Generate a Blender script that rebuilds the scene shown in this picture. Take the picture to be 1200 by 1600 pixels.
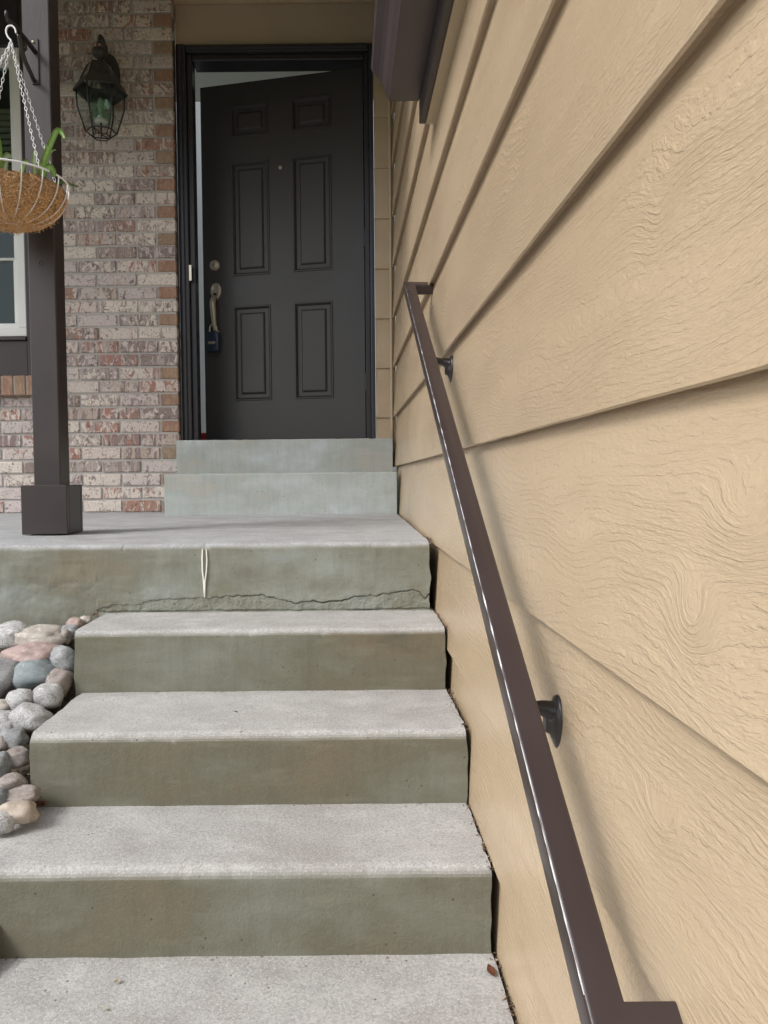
import bpy, bmesh, math, random
from mathutils import Vector, Matrix, noise
random.seed(7)
for o in list(bpy.data.objects): bpy.data.objects.remove(o)
S = bpy.context.scene
COL = S.collection

# ------------------------------------------------------------------ camera, sky, sun, exposure
ZC = 0.86                                   # eye height above the walkway
FPX, PPX, PPY = 1200.0, 538.0, 800.0        # focal length and axis, in units of a 1200 x 1600 frame
PITCH, ROLL = math.atan(50/1200), -0.01
fwd = Vector((0, math.cos(PITCH), -math.sin(PITCH))); up0 = Vector((0, math.sin(PITCH), math.cos(PITCH)))
rgt0 = Vector((1, 0, 0))
rgt = math.cos(ROLL)*rgt0 + math.sin(ROLL)*up0
upv = -math.sin(ROLL)*rgt0 + math.cos(ROLL)*up0
cam_d = bpy.data.cameras.new('camera'); cam = bpy.data.objects.new('camera', cam_d); COL.objects.link(cam)
m = Matrix.Identity(4)
for i in range(3):
    m[i][0], m[i][1], m[i][2] = rgt[i], upv[i], -fwd[i]
m[2][3] = ZC
cam.matrix_world = m
cam_d.sensor_fit = 'VERTICAL'; cam_d.sensor_height = 36; cam_d.lens = FPX/1600*36
cam_d.shift_x = (600-PPX)/1600
cam_d.clip_start = 0.02; cam_d.clip_end = 2000
S.camera = cam
S.render.resolution_x, S.render.resolution_y = 768, 1024

SUN_DIR = Vector((1.0, 0.60, -1.03)).normalized()     # the way the light travels
W = bpy.data.worlds.new('World'); S.world = W; W.use_nodes = True
nt = W.node_tree; nt.nodes.clear()
sky = nt.nodes.new('ShaderNodeTexSky'); sky.sky_type = 'NISHITA'; sky.sun_disc = False
sky.sun_elevation = math.asin(-SUN_DIR.z); sky.sun_rotation = math.atan2(-SUN_DIR.x, -SUN_DIR.y)
sky.air_density = 1.0; sky.dust_density = 3.0; sky.ozone_density = 1.0
hs = nt.nodes.new('ShaderNodeHueSaturation'); hs.inputs['Saturation'].default_value = 0.42
bg = nt.nodes.new('ShaderNodeBackground'); bg.inputs[1].default_value = 0.15
wo = nt.nodes.new('ShaderNodeOutputWorld')
nt.links.new(sky.outputs[0], hs.inputs['Color']); nt.links.new(hs.outputs[0], bg.inputs[0]); nt.links.new(bg.outputs[0], wo.inputs[0])
sl = bpy.data.lights.new('sun', 'SUN'); sl.energy = 1.5; sl.angle = math.radians(17); sl.color = (1.0, 0.99, 0.97)
so = bpy.data.objects.new('sun', sl); COL.objects.link(so); so.rotation_euler = SUN_DIR.to_track_quat('-Z', 'Y').to_euler()
vs = S.view_settings; vs.view_transform = 'Standard'; vs.look = 'None'; vs.exposure = 0.45; vs.gamma = 1.0; vs.use_curve_mapping = False

# ------------------------------------------------------------------ measuring helpers (points of the place at a known distance)
def ray(px, py): return fwd + ((px-PPX)/FPX)*rgt - ((py-PPY)/FPX)*upv
def P(px, py, D):
    d = ray(px, py); return Vector((0, 0, ZC)) + d*(D/d.y)
def PZ(px, py, z):
    d = ray(px, py); return Vector((0, 0, ZC)) + d*((z-ZC)/d.z)
def PXW(px, py, X):
    d = ray(px, py); return Vector((0, 0, ZC)) + d*(X/d.x)

# ------------------------------------------------------------------ object helpers
def tag(o, label=None, cat=None, group=None, kind=None):
    if label: o['label'] = label
    if cat: o['category'] = cat
    if group: o['group'] = group
    if kind: o['kind'] = kind
    return o
def empty(name, loc, label=None, cat=None, group=None, kind=None):
    o = bpy.data.objects.new(name, None); COL.objects.link(o); o.location = loc; o.empty_display_size = 0.05
    return tag(o, label, cat, group, kind)
def link(name, me, parent=None, loc=None):
    o = bpy.data.objects.new(name, me); COL.objects.link(o)
    if loc is not None: o.location = loc
    if parent is not None:
        o.parent = parent; o.matrix_parent_inverse = world_of(parent).inverted()
    return o
def world_of(o):
    mm = Matrix.LocRotScale(o.location, o.rotation_euler, o.scale)
    if o.parent: mm = world_of(o.parent) @ o.matrix_parent_inverse @ mm
    return mm
def build(name, bm, mat, parent=None, smooth=False, loc=None):
    bm.normal_update()
    me = bpy.data.meshes.new(name); bm.to_mesh(me); bm.free()
    for mt in (mat if isinstance(mat, (list, tuple)) else [mat]): me.materials.append(mt)
    if smooth:
        for p in me.polygons: p.use_smooth = True
        if smooth == 'auto': me.set_sharp_from_angle(angle=math.radians(38))
    return link(name, me, parent, loc)
def NB(): return bmesh.new()
def box(bm, x0, x1, y0, y1, z0, z1, bev=0.0, seg=1):
    v = [bm.verts.new((x, y, z)) for x in (x0, x1) for y in (y0, y1) for z in (z0, z1)]
    fs = [(0,1,3,2), (4,6,7,5), (0,4,5,1), (2,3,7,6), (0,2,6,4), (1,5,7,3)]
    F = [bm.faces.new([v[i] for i in f]) for f in fs]
    if bev > 0:
        es = list({e for f in F for e in f.edges})
        bmesh.ops.bevel(bm, geom=es, offset=bev, segments=seg, affect='EDGES', profile=0.5)
    return bm
def frames(pts, closed=False):
    out = []; n = len(pts); prev = None
    for i in range(n):
        a = pts[(i-1) % n] if (i > 0 or closed) else pts[i]
        b = pts[(i+1) % n] if (i < n-1 or closed) else pts[i]
        t = (b-a).normalized()
        if prev is None:
            u = t.orthogonal().normalized()
        else:
            u = (prev - t*prev.dot(t)).normalized()
        prev = u; out.append((t, u, t.cross(u)))
    return out
def tube(bm, pts, r, n=6, closed=False):
    pts = [Vector(p) for p in pts]; fr = frames(pts, closed); rings = []
    for i, (p, (t, u, w)) in enumerate(zip(pts, fr)):
        rr = r[i] if isinstance(r, (list, tuple)) else r
        rings.append([bm.verts.new(p + rr*(math.cos(2*math.pi*k/n)*u + math.sin(2*math.pi*k/n)*w)) for k in range(n)])
    L = len(rings)
    for i in range(L if closed else L-1):
        A, B = rings[i], rings[(i+1) % L]
        for k in range(n): bm.faces.new((A[k], A[(k+1) % n], B[(k+1) % n], B[k]))
    if not closed:
        bm.faces.new(rings[0][::-1]); bm.faces.new(rings[-1])
    return bm
def lathe(bm, prof, n=24, org=(0,0,0), axis='Z', close=True):
    org = Vector(org); rings = []
    for r, h in prof:
        ring = []
        for k in range(n):
            a = 2*math.pi*k/n; c, s = r*math.cos(a), r*math.sin(a)
            v = Vector((c, s, h)) if axis == 'Z' else (Vector((h, c, s)) if axis == 'X' else Vector((c, -h, s)))
            ring.append(bm.verts.new(org+v))
        rings.append(ring)
    for A, B in zip(rings, rings[1:]):
        for k in range(n): bm.faces.new((A[k], A[(k+1) % n], B[(k+1) % n], B[k]))
    if close:
        bm.faces.new(rings[0][::-1]); bm.faces.new(rings[-1])
    return bm
def fix(bm): bmesh.ops.recalc_face_normals(bm, faces=bm.faces); return bm
def smooth_pts(pts, k=6):
    pts = [Vector(p) for p in pts]; out = []
    for i in range(len(pts)-1):
        p0 = pts[max(i-1, 0)]; p1 = pts[i]; p2 = pts[i+1]; p3 = pts[min(i+2, len(pts)-1)]
        for j in range(k):
            t = j/k
            out.append(0.5*((2*p1) + (p2-p0)*t + (2*p0-5*p1+4*p2-p3)*t*t + (3*p1-p0-3*p2+p3)*t**3))
    out.append(pts[-1]); return out
def fbm(x, y, z, o=3):
    v = 0; a = 1; s = 0
    for i in range(o):
        v += a*noise.noise(Vector((x, y, z))); s += a; a *= .5; x *= 2.1; y *= 2.1; z *= 2.1
    return v/s

# ------------------------------------------------------------------ material helpers
class Mat:
    def __init__(s, name, **kw):
        s.m = bpy.data.materials.new(name); s.m.use_nodes = True; s.t = s.m.node_tree
        s.b = s.t.nodes['Principled BSDF']; s.out = s.t.nodes['Material Output']
        for k, v in kw.items(): s.set(s.b, k, v)
    def set(s, node, k, v):
        key = k.replace('_', ' ') if isinstance(k, str) else k
        inp = node.inputs[key]
        if isinstance(v, bpy.types.NodeSocket): s.t.links.new(v, inp)
        else:
            if isinstance(v, (tuple, list)) and len(v) == 3 and inp.type == 'RGBA': v = (*v, 1)
            inp.default_value = v
    def n(s, typ, props=None, **kw):
        nd = s.t.nodes.new('ShaderNode'+typ)
        for k, v in (props or {}).items(): setattr(nd, k, v)
        for k, v in kw.items(): s.set(nd, int(k[1:]) if k[0] == 'i' and k[1:].isdigit() else k, v)
        return nd
    def math(s, op, a, b=0.0, c=0.0, clamp=False):
        nd = s.n('Math', {'operation': op, 'use_clamp': clamp}, i0=a, i1=b, i2=c); return nd.outputs[0]
    def noise(s, vec, scale, detail=4, rough=.55, dist=0.0):
        return s.n('TexNoise', None, Vector=vec, Scale=scale, Detail=detail, Roughness=rough, Distortion=dist).outputs[0]
    def ramp(s, fac, stops, interp='LINEAR'):
        nd = s.n('ValToRGB', None, Fac=fac); r = nd.color_ramp; r.interpolation = interp
        while len(r.elements) < len(stops): r.elements.new(0.5)
        for e, (p, c) in zip(r.elements, stops):
            e.position = p; e.color = (*c, 1) if isinstance(c, (tuple, list)) else (c, c, c, 1)
        return nd.outputs[0]
    def mix(s, f, a, b, mode='MIX'):
        nd = s.n('Mix', {'data_type': 'RGBA', 'blend_type': mode})
        s.set(nd, 0, f); 
        for i, v in ((6, a), (7, b)): s.set(nd, i, v)
        return nd.outputs[2]
    def coord(s): return s.n('TexCoord').outputs['Object']
    def mapv(s, vec, scale=(1,1,1), loc=(0,0,0)):
        return s.n('Mapping', None, Vector=vec, Scale=scale, Location=loc).outputs[0]
    def bump(s, h, strength=.5, dist=.002, normal=None):
        nd = s.n('Bump', None, Height=h, Strength=strength, Distance=dist)
        if normal is not None: s.set(nd, 'Normal', normal)
        s.t.links.new(nd.outputs[0], s.b.inputs['Normal']); return nd.outputs[0]
    def rand(s): return s.n('ObjectInfo').outputs['Random']
    def col(s, v): s.set(s.b, 'Base Color', v)

def paint(name, c, rough=.45, bump=.25, scale=60, var=.12, spec=.5, grain=None):
    M = Mat(name, Roughness=rough); M.set(M.b, 'Specular IOR Level', spec)
    co = M.coord()
    n1 = M.noise(co, 5, 4); n2 = M.noise(M.mapv(co, grain or (1,1,1)), scale, 4)
    M.col(M.mix(M.ramp(n1, [(.3, 0), (.7, 1)]), tuple(x*(1-var) for x in c), tuple(x*(1+var) for x in c)))
    M.set(M.b, 'Roughness', M.math('MULTIPLY_ADD', n1, .25, rough-.12))
    if bump: M.bump(n2, bump, .001)
    return M.m

KNOTS = []
for kpx, kpy, sa_, sb_, am_ in ((1078, 962, .034, .030, .042), (900, 860, .10, .035, .035), (1020, 345, .04, .03, .026), (1020, 1290, .04, .03, .018), (1150, 800, .05, .03, .04), (790, 610, .06, .03, .035)):
    kp = PXW(kpx, kpy, .262); KNOTS.append((kp.y, kp.z, sa_, sb_, am_))
def mat_siding():
    M = Mat('painted_siding'); co = M.coord()
    rnd = M.rand()
    sep = M.n('SeparateXYZ', None, Vector=co)
    along = M.math('ADD', sep.outputs[0], sep.outputs[1])      # length direction of either wall
    along = M.math('ADD', along, M.math('MULTIPLY', rnd, 53.0))
    z = sep.outputs[2]
    vec = M.n('CombineXYZ', None, X=along, Y=z, Z=M.math('MULTIPLY', rnd, 31.0)).outputs[0]
    # big waviness of the grain
    w1 = M.noise(M.mapv(vec, (1.6, 5.5, 1)), 1.0, 2, .5)
    w2 = M.noise(M.mapv(vec, (7, 26, 1)), 1.0, 3, .5)
    # knots
    vo = M.n('TexVoronoi', {'feature': 'F1'}, Vector=M.mapv(vec, (1.35, 3.6, 1)), Scale=1.0, Randomness=1.0)
    d = vo.outputs['Distance']
    kn = M.math('POWER', 2.718, M.math('MULTIPLY', M.math('MULTIPLY', d, d), -9.0))
    zz = M.math('ADD', z, M.math('MULTIPLY', M.math('SUBTRACT', w1, .5), .17))
    zz = M.math('ADD', zz, M.math('MULTIPLY', M.math('SUBTRACT', w2, .5), .018))
    zz = M.math('ADD', zz, M.math('MULTIPLY', kn, .045))
    # single large knots where the boards show them
    for (ky, kz, sa, sb, am) in KNOTS:
        da = M.math('MULTIPLY', M.math('SUBTRACT', sep.outputs[1], ky), 1/sa); db = M.math('MULTIPLY', M.math('SUBTRACT', z, kz), 1/sb)
        e_ = M.math('POWER', 2.718, M.math('MULTIPLY', M.math('ADD', M.math('MULTIPLY', da, da), M.math('MULTIPLY', db, db)), -1.0))
        zz = M.math('ADD', zz, M.math('MULTIPLY', e_, am))
    flow = M.n('CombineXYZ', None, X=along, Y=zz, Z=M.math('MULTIPLY', rnd, 31.0)).outputs[0]
    jit = M.noise(M.mapv(flow, (60, 160, 1)), 1.0, 3, .65)
    ph = M.math('MULTIPLY_ADD', zz, 700.0, M.math('MULTIPLY', jit, 6.0))
    line = M.ramp(M.math('MULTIPLY_ADD', M.math('SINE', ph), .5, .5), [(.52, 0), (.80, 1)])
    brk = M.ramp(M.noise(M.mapv(flow, (16, 60, 1)), 1.0, 3, .55), [(.42, .1), (.56, 1)])
    g2 = M.ramp(M.noise(M.mapv(flow, (70, 420, 1)), 1.0, 3, .6, .5), [(.42, 0), (.58, 1)])
    patch = M.ramp(M.noise(M.mapv(vec, (2.2, 6, 1)), 1.0, 3), [(.36, 0.5), (.62, 1)])
    fib2 = M.noise(M.mapv(vec, (150, 280, 1)), 1.0, 3, .6, .8)
    h = M.math('MULTIPLY', M.math('MULTIPLY', line, brk), .75)
    h = M.math('MULTIPLY_ADD', g2, .42, h)
    h = M.math('MULTIPLY', h, patch)
    h = M.math('ADD', h, M.math('MULTIPLY', fib2, .42))
    M.bump(h, .66, .0014)
    tone = M.noise(M.mapv(vec, (1.2, 3, 1)), 1.0, 4)
    c = M.mix(M.ramp(tone, [(.3, 0), (.7, 1)]), (.475, .362, .24), (.525, .408, .275))
    # handling grime and faint pinkish primer showing in patches
    g = M.ramp(M.noise(M.mapv(vec, (6, 9, 1)), 1.0, 5, .65), [(.66, 0), (.8, .35)])
    c = M.mix(g, c, (.53, .40, .29))
    M.col(c)
    M.set(M.b, 'Roughness', M.math('MULTIPLY_ADD', tone, .22, .10)); M.set(M.b, 'Specular IOR Level', .6)
    return M.m

def mat_concrete(name, tread, riser, stain, rough=.82, zmin=None):
    M = Mat(name); co = M.coord()
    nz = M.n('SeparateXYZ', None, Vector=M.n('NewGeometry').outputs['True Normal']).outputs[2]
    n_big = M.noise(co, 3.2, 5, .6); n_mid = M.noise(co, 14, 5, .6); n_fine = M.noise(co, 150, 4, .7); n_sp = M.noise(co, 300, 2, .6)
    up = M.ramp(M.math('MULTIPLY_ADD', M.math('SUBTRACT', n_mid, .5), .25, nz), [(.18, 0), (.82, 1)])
    if zmin is not None: up = M.math('MULTIPLY', up, M.math('GREATER_THAN', M.n('SeparateXYZ', None, Vector=co).outputs[2], zmin))
    t = M.mix(M.ramp(n_mid, [(.3, 0), (.7, 1)]), tuple(x*.84 for x in tread), tuple(x*1.12 for x in tread))
    t = M.mix(M.ramp(M.noise(M.mapv(co, (1, 1.6, 1)), 4.5, 6, .68), [(.44, 0), (.66, .9)]), t, tuple(x*y for x, y in zip(tread, (.76, .735, .72))))
    n_pat = M.noise(M.mapv(co, (2.3, 2.3, 4.5)), 1.0, 5, .6)
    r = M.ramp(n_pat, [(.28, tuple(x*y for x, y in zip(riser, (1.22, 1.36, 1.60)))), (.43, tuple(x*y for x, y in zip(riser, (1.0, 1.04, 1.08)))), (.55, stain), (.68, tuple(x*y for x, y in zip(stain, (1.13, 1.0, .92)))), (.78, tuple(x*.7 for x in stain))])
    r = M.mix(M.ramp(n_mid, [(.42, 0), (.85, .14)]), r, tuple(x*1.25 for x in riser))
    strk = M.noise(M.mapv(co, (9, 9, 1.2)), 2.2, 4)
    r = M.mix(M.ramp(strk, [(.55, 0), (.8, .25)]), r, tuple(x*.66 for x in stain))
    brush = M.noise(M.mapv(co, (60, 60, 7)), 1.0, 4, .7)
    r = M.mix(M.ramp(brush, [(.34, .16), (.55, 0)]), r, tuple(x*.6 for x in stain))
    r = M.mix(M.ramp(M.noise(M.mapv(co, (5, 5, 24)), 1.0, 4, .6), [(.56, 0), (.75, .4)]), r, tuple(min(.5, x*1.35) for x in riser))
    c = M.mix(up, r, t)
    c = M.mix(M.math('MULTIPLY', M.ramp(n_fine, [(.36, .5), (.54, 0)]), M.math('MULTIPLY_ADD', up, .75, .25)), c, tuple(x*.5 for x in tread))
    c = M.mix(M.math('MULTIPLY', M.ramp(n_sp, [(.56, 0), (.70, .6)]), up), c, tuple(min(x*1.45, .8) for x in tread))
    vo = M.n('TexVoronoi', {'feature': 'F1'}, Vector=co, Scale=46.0, Randomness=1.0).outputs['Distance']
    pit = M.math('MULTIPLY', M.ramp(vo, [(.07, 1), (.13, 0)]), M.ramp(n_mid, [(.5, 0), (.6, 1)]))
    c = M.mix(M.math('MULTIPLY', pit, .7), c, (.06, .055, .05))
    M.col(c); M.set(M.b, 'Roughness', rough); M.set(M.b, 'Specular IOR Level', .3)
    h = M.math('ADD', M.math('MULTIPLY', n_fine, .8), M.math('MULTIPLY', n_mid, .9))
    h = M.math('ADD', h, M.math('MULTIPLY', n_sp, .35)); h = M.math('SUBTRACT', h, M.math('MULTIPLY', pit, .8))
    M.bump(h, .45, .003)
    return M.m

def mat_brick(name, plain=False):
    M = Mat(name); rnd = M.rand(); co = M.coord()
    r2 = M.n('TexWhiteNoise', {'noise_dimensions': '1D'}, W=M.math('MULTIPLY', rnd, 91.7)).outputs[0]
    r3 = M.n('TexWhiteNoise', {'noise_dimensions': '1D'}, W=M.math('MULTIPLY_ADD', rnd, 57.3, 4.4)).outputs[0]
    off = M.n('CombineXYZ', None, X=M.math('MULTIPLY', rnd, 40), Y=M.math('MULTIPLY', r2, 37), Z=M.math('MULTIPLY', r3, 29)).outputs[0]
    v = M.n('VectorMath', {'operation': 'ADD'}, i0=co, i1=off).outputs[0]
    swirl = M.noise(M.mapv(v, (1, 1, .5)), 27, 3, .6, 2.2)
    blot = M.noise(M.mapv(v, (1, 1, .35)), 30, 2, .5, .8)
    fine = M.noise(v, 160, 4, .65)
    if plain:
        base = M.ramp(rnd, [(0, (.33, .185, .135)), (.45, (.31, .19, .14)), (.75, (.30, .225, .16)), (1, (.34, .17, .125))])
        c = M.mix(M.ramp(swirl, [(.42, 0), (.65, .6)]), base, (.5, .36, .24))
    else:
        base = M.ramp(rnd, [(0, (.27, .20, .205)), (.2, (.36, .275, .27)), (.38, (.40, .205, .165)), (.5, (.29, .235, .22)), (.64, (.37, .30, .275)), (.78, (.40, .235, .18)), (.88, (.32, .26, .235))], 'CONSTANT')
        second = M.ramp(r2, [(0, (.42, .37, .35)), (.35, (.38, .23, .18)), (.55, (.28, .225, .21)), (.78, (.52, .43, .36))], 'CONSTANT')
        seg = M.noise(M.mapv(v, (1, .3, .10)), 44, 1, .4, .3)            # upright bands of another clay body
        c = M.mix(M.ramp(seg, [(.48, 0), (.51, .9)]), base, second)
        amt = M.math('MULTIPLY_ADD', r3, .21, -.13)
        sm = M.math('ADD', M.math('MULTIPLY', swirl, .8), M.math('MULTIPLY', blot, .2))
        wf = M.ramp(M.math('ADD', sm, amt), [(.41, 0), (.455, .6), (.50, .95)])
        wcol = M.mix(r2, (.76, .69, .61), (.58, .52, .51))
        c = M.mix(wf, c, wcol)
        c = M.mix(M.ramp(M.noise(v, 48, 3, .5, 1.5), [(.59, 0), (.66, .8)]), c, (.13, .09, .08))
    c = M.mix(M.ramp(fine, [(.35, .3), (.6, 0)]), c, (.20, .15, .13))
    M.col(c); M.set(M.b, 'Roughness', .86); M.set(M.b, 'Specular IOR Level', .25)
    M.bump(M.math('ADD', M.math('MULTIPLY', swirl, 1.2), M.math('MULTIPLY', fine, .6)), .7, .004)
    return M.m

def mat_rock(name, c1, c2, speck, amt, scale=70):
    M = Mat(name); rnd = M.rand(); co = M.coord()
    off = M.n('CombineXYZ', None, X=M.math('MULTIPLY', rnd, 40), Y=M.math('MULTIPLY', rnd, 17)).outputs[0]
    v = M.n('VectorMath', {'operation': 'ADD'}, i0=co, i1=off).outputs[0]
    n1 = M.noise(v, 16, 5, .6, .6); n2 = M.noise(v, scale*2.2, 3, .6); n3 = M.noise(v, 260, 3)
    c = M.mix(M.ramp(n1, [(.32, 0), (.68, 1)]), c1, c2)
    c = M.mix(M.ramp(n2, [(.52, 0), (.60, amt)]), c, speck)
    c = M.mix(M.ramp(M.noise(M.mapv(v, (1, 1, 2.4)), 26, 4, .6, 1.6), [(.56, 0), (.64, .5)]), c, tuple(min(x*1.45, .7) for x in c2))
    c = M.mix(M.ramp(M.noise(v, 30, 5, .7), [(.52, 0), (.72, .6)]), c, tuple(x*.5 for x in c1))
    M.col(c); M.set(M.b, 'Roughness', .62); M.set(M.b, 'Specular IOR Level', .4)
    M.bump(M.math('ADD', n1, M.math('MULTIPLY', n3, .4)), .5, .003)
    return M.m

def simple(name, c, rough=.5, metal=0.0, spec=.5):
    M = Mat(name, Base_Color=c, Roughness=rough, Metallic=metal); M.set(M.b, 'Specular IOR Level', spec)
    n1 = M.noise(M.coord(), 45, 4); M.set(M.b, 'Roughness', M.math('MULTIPLY_ADD', n1, .2, rough-.1)); M.bump(n1, .12, .001)
    return M.m

def mat_glass(name, tint=(.9, .95, .93), refl=.1):
    M = Mat(name); t = M.t
    gl = M.n('BsdfGlossy', None, Color=(.9, .95, 1), Roughness=.03); tr = M.n('BsdfTransparent', None, Color=tint)
    fr = M.n('LayerWeight', None, Blend=.5); mx = t.nodes.new('ShaderNodeMixShader')
    t.links.new(M.math('MULTIPLY_ADD', M.math('POWER', fr.outputs['Facing'], 5.0), .9, refl, clamp=True), mx.inputs[0]); t.links.new(tr.outputs[0], mx.inputs[1]); t.links.new(gl.outputs[0], mx.inputs[2])
    t.links.new(mx.outputs[0], M.out.inputs[0]); return M.m

siding = mat_siding()
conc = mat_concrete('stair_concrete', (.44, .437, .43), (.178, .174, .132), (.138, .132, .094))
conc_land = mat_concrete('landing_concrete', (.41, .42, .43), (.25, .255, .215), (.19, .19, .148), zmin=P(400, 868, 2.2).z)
conc_door = mat_concrete('doorstep_concrete', (.46, .475, .465), (.445, .47, .445), (.375, .41, .39))
brick_m = mat_brick('tumbled_brick'); brick_p = mat_brick('plain_brick', True)
def mat_mortar():
    M = Mat('mortar', Roughness=.92); co = M.coord(); n1 = M.noise(co, 20, 4); n2 = M.noise(co, 190, 4)
    M.col(M.mix(n1, (.40, .385, .365), (.49, .475, .455))); M.bump(n2, .6, .003); return M.m
mortar = mat_mortar()
brown = paint('brown_paint', (.036, .028, .027), .42, .3, 40, .12, .5, (3, 3, .5))
rail_m = paint('rail_brown_paint', (.042, .030, .030), .30, .2, 160, .08, .5)
door_m = paint('door_paint', (.048, .046, .047), .40, .12, 200, .05, .45)
frame_m = paint('door_frame_paint', (.030, .030, .037), .33, .2, 60, .1, .5)
gutter_m = paint('gutter_enamel', (.060, .044, .046), .38, .1, 30, .08, .5)
tan_trim = paint('tan_trim_paint', (.50, .40, .27), .5, .3, 80, .06, .4)
tan_dull = paint('tan_panel_paint', (.46, .385, .295), .55, .25, 50, .06, .3)
white_vinyl = paint('white_vinyl', (.78, .79, .77), .35, .1, 40, .03, .5)
black_iron = simple('black_iron', (.020, .016, .015), .36, .0, .6)
lantern_iron = simple('lantern_metal', (.036, .036, .038), .5, .0, .5)
nickel = simple('aged_nickel', (.46, .42, .33), .42, .55)
brass = simple('bright_plate', (.72, .66, .50), .3, 1.0)
white_wire = simple('white_coated_wire', (.82, .83, .84), .4)
lock_blue = simple('blue_black_plastic', (.020, .032, .060), .35)
plaster = paint('interior_plaster', (.84, .85, .83), .8, .1, 80, .03, .2)
red_m = simple('red_cloth', (.45, .02, .03), .8)
wood_m = simple('brown_wood', (.25, .15, .08), .6)
dark_room = simple('dark_room_wall', (.11, .125, .118), .9)
glass = mat_glass('window_glass', (.66, .74, .71), .03); smoke_glass = mat_glass('smoky_glass', (.62, .63, .60), .05); lamp_glass = mat_glass('lantern_glass', (.9, .93, .9), .04)
white_drip = simple('white_drip_paint', (.85, .84, .78), .6)

def mat_soil():
    M = Mat('soil', Roughness=.95); co = M.coord(); n1 = M.noise(co, 9, 5); n2 = M.noise(co, 90, 4, .7)
    M.col(M.mix(M.ramp(n2, [(.35, 0), (.65, 1)]), (.05, .036, .026), (.13, .10, .075))); M.bump(n2, 1, .01); return M.m
soil = mat_soil()
def mat_ground():
    M = Mat('lawn', Roughness=.95); co = M.coord(); n1 = M.noise(co, .7, 5); n2 = M.noise(co, 30, 4, .7)
    M.col(M.mix(M.ramp(n2, [(.35, 0), (.65, 1)]), (.045, .065, .025), (.10, .12, .05))); M.bump(n2, 1, .02); return M.m
lawn = mat_ground()

# ------------------------------------------------------------------ main dimensions
WX = 0.262                                   # face of the siding on the side wall, at the butt of each board
D_BRICK, D_DOOR = 3.95, 4.10
D1 = 2.20
Z_L = P(400, 849, D1).z                      # landing, front edge
Z_LB = P(150, 801, D_BRICK).z                # landing at the brick wall
T2 = P(400, 956, D1).z
D2 = PZ(400, 984, T2).y; T3 = P(400, 1079, D2).z
D3 = PZ(400, 1145, T3).y; T4 = P(400, 1256, D3).z
D4 = PZ(400, 1357, T4).y; T5 = P(400, 1491, D4).z
Z_SILL = P(450, 686, 3.88).z; Z_S1 = P(450, 739, 3.62).z
def z_land(D): return Z_L + (Z_LB-Z_L)*(D-D1)/(D_BRICK-D1)
Z_CEIL = P(430, 9, 4.05).z
G0 = T5                                      # walkway level

# ------------------------------------------------------------------ ground, walkway
bm = NB()
n = 12
for (x0, x1, y0, y1) in ((-600, 600, -600, 600),): 
    vs_ = [bm.verts.new(c) for c in ((x0, y0, G0-.25), (x1, y0, G0-.25), (x1, y1, G0-.25), (x0, y1, G0-.25))]; bm.faces.new(vs_)
tag(build('ground', bm, lawn), kind='structure')

def slab_sheet(name, xs, prof, mat, disp, parent=None, cap=True, endjit=0.0, smooth=True):
    """a profile (list of (y,z)) swept along x; disp(x,i,y,z)->Vector offset; closed at both ends"""
    bm = NB(); rows = []
    for xi, x in enumerate(xs):
        row = []
        for i, (y, z) in enumerate(prof):
            p = Vector((x, y, z)); p += disp(x, i, y, z)
            if endjit and xi in (0, len(xs)-1):
                p.x += endjit*.6*(fbm(y*22, z*22, 3.3+xi, 3))
            row.append(bm.verts.new(p))
        rows.append(row)
    for A, B in zip(rows, rows[1:]):
        for i in range(len(prof)-1): bm.faces.new((A[i], A[i+1], B[i+1], B[i]))
    caps = []
    if cap:
        for R_, flip in ((rows[0], True), (rows[-1], False)):
            b0 = bm.verts.new((R_[0].co.x, prof[0][0], prof[-1][1]))
            lst = R_ + [b0]
            caps.append(bm.faces.new(lst if flip else lst[::-1]))
    fix(bm)
    o = build(name, bm, mat, parent, 'auto' if smooth else False)
    return o
def frange(a, b, st):
    n = max(1, int(round(abs(b-a)/st))); return [a+(b-a)*i/n for i in range(n+1)]
def step_prof(Db, zt, Df, zb, r=.016, ds=.02, batter=.006, zback=None):
    zback = zt if zback is None else zback
    pr = [(y, zback+(zt-zback)*(Db-y)/(Db-Df)) for y in frange(Db, Df+r, ds)]
    for k in range(1, 7):
        a = math.pi/2*k/7; pr.append((Df+r-r*math.sin(a), zt-r+r*math.cos(a)))
    pr += [(Df-batter*(zt-r-z)/(zt-r-zb), z) for z in frange(zt-r, zb, ds)]
    return pr
def rough_disp(seed, a=.0022, chips=.006):
    def f(x, i, y, z):
        v = Vector((0, fbm(x*9, y*9+seed, z*9)*a, fbm(x*8+5, y*8, z*8+seed)*a))
        e = fbm(x*22, seed*3.1, z*4+y*4, 3)
        return v
    return f
def nose_disp(seed, Df, zt, a=.0022):
    base = rough_disp(seed, a)
    def f(x, i, y, z):
        v = base(x, i, y, z)
        dn = math.hypot(y-Df, z-zt)
        if dn < .03:
            c = max(0, fbm(x*30, seed, 1.7, 3)-.22)*.02 + .0035*fbm(x*6, seed+9, 2, 2)
            k = 1-dn/.03
            v += Vector((0, c*k*.7, -abs(c)*k*.7 + .0015*k*fbm(x*3, seed, 5)))
        return v
    return f

XR = .251
tag(slab_sheet('walkway', frange(-2.4, XR+.004, .02), [(y, G0) for y in frange(D4+.05, -1.5, .03)] + [(-1.5, G0-.2)], conc, rough_disp(1.1, .003), endjit=.01), kind='structure')

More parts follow.
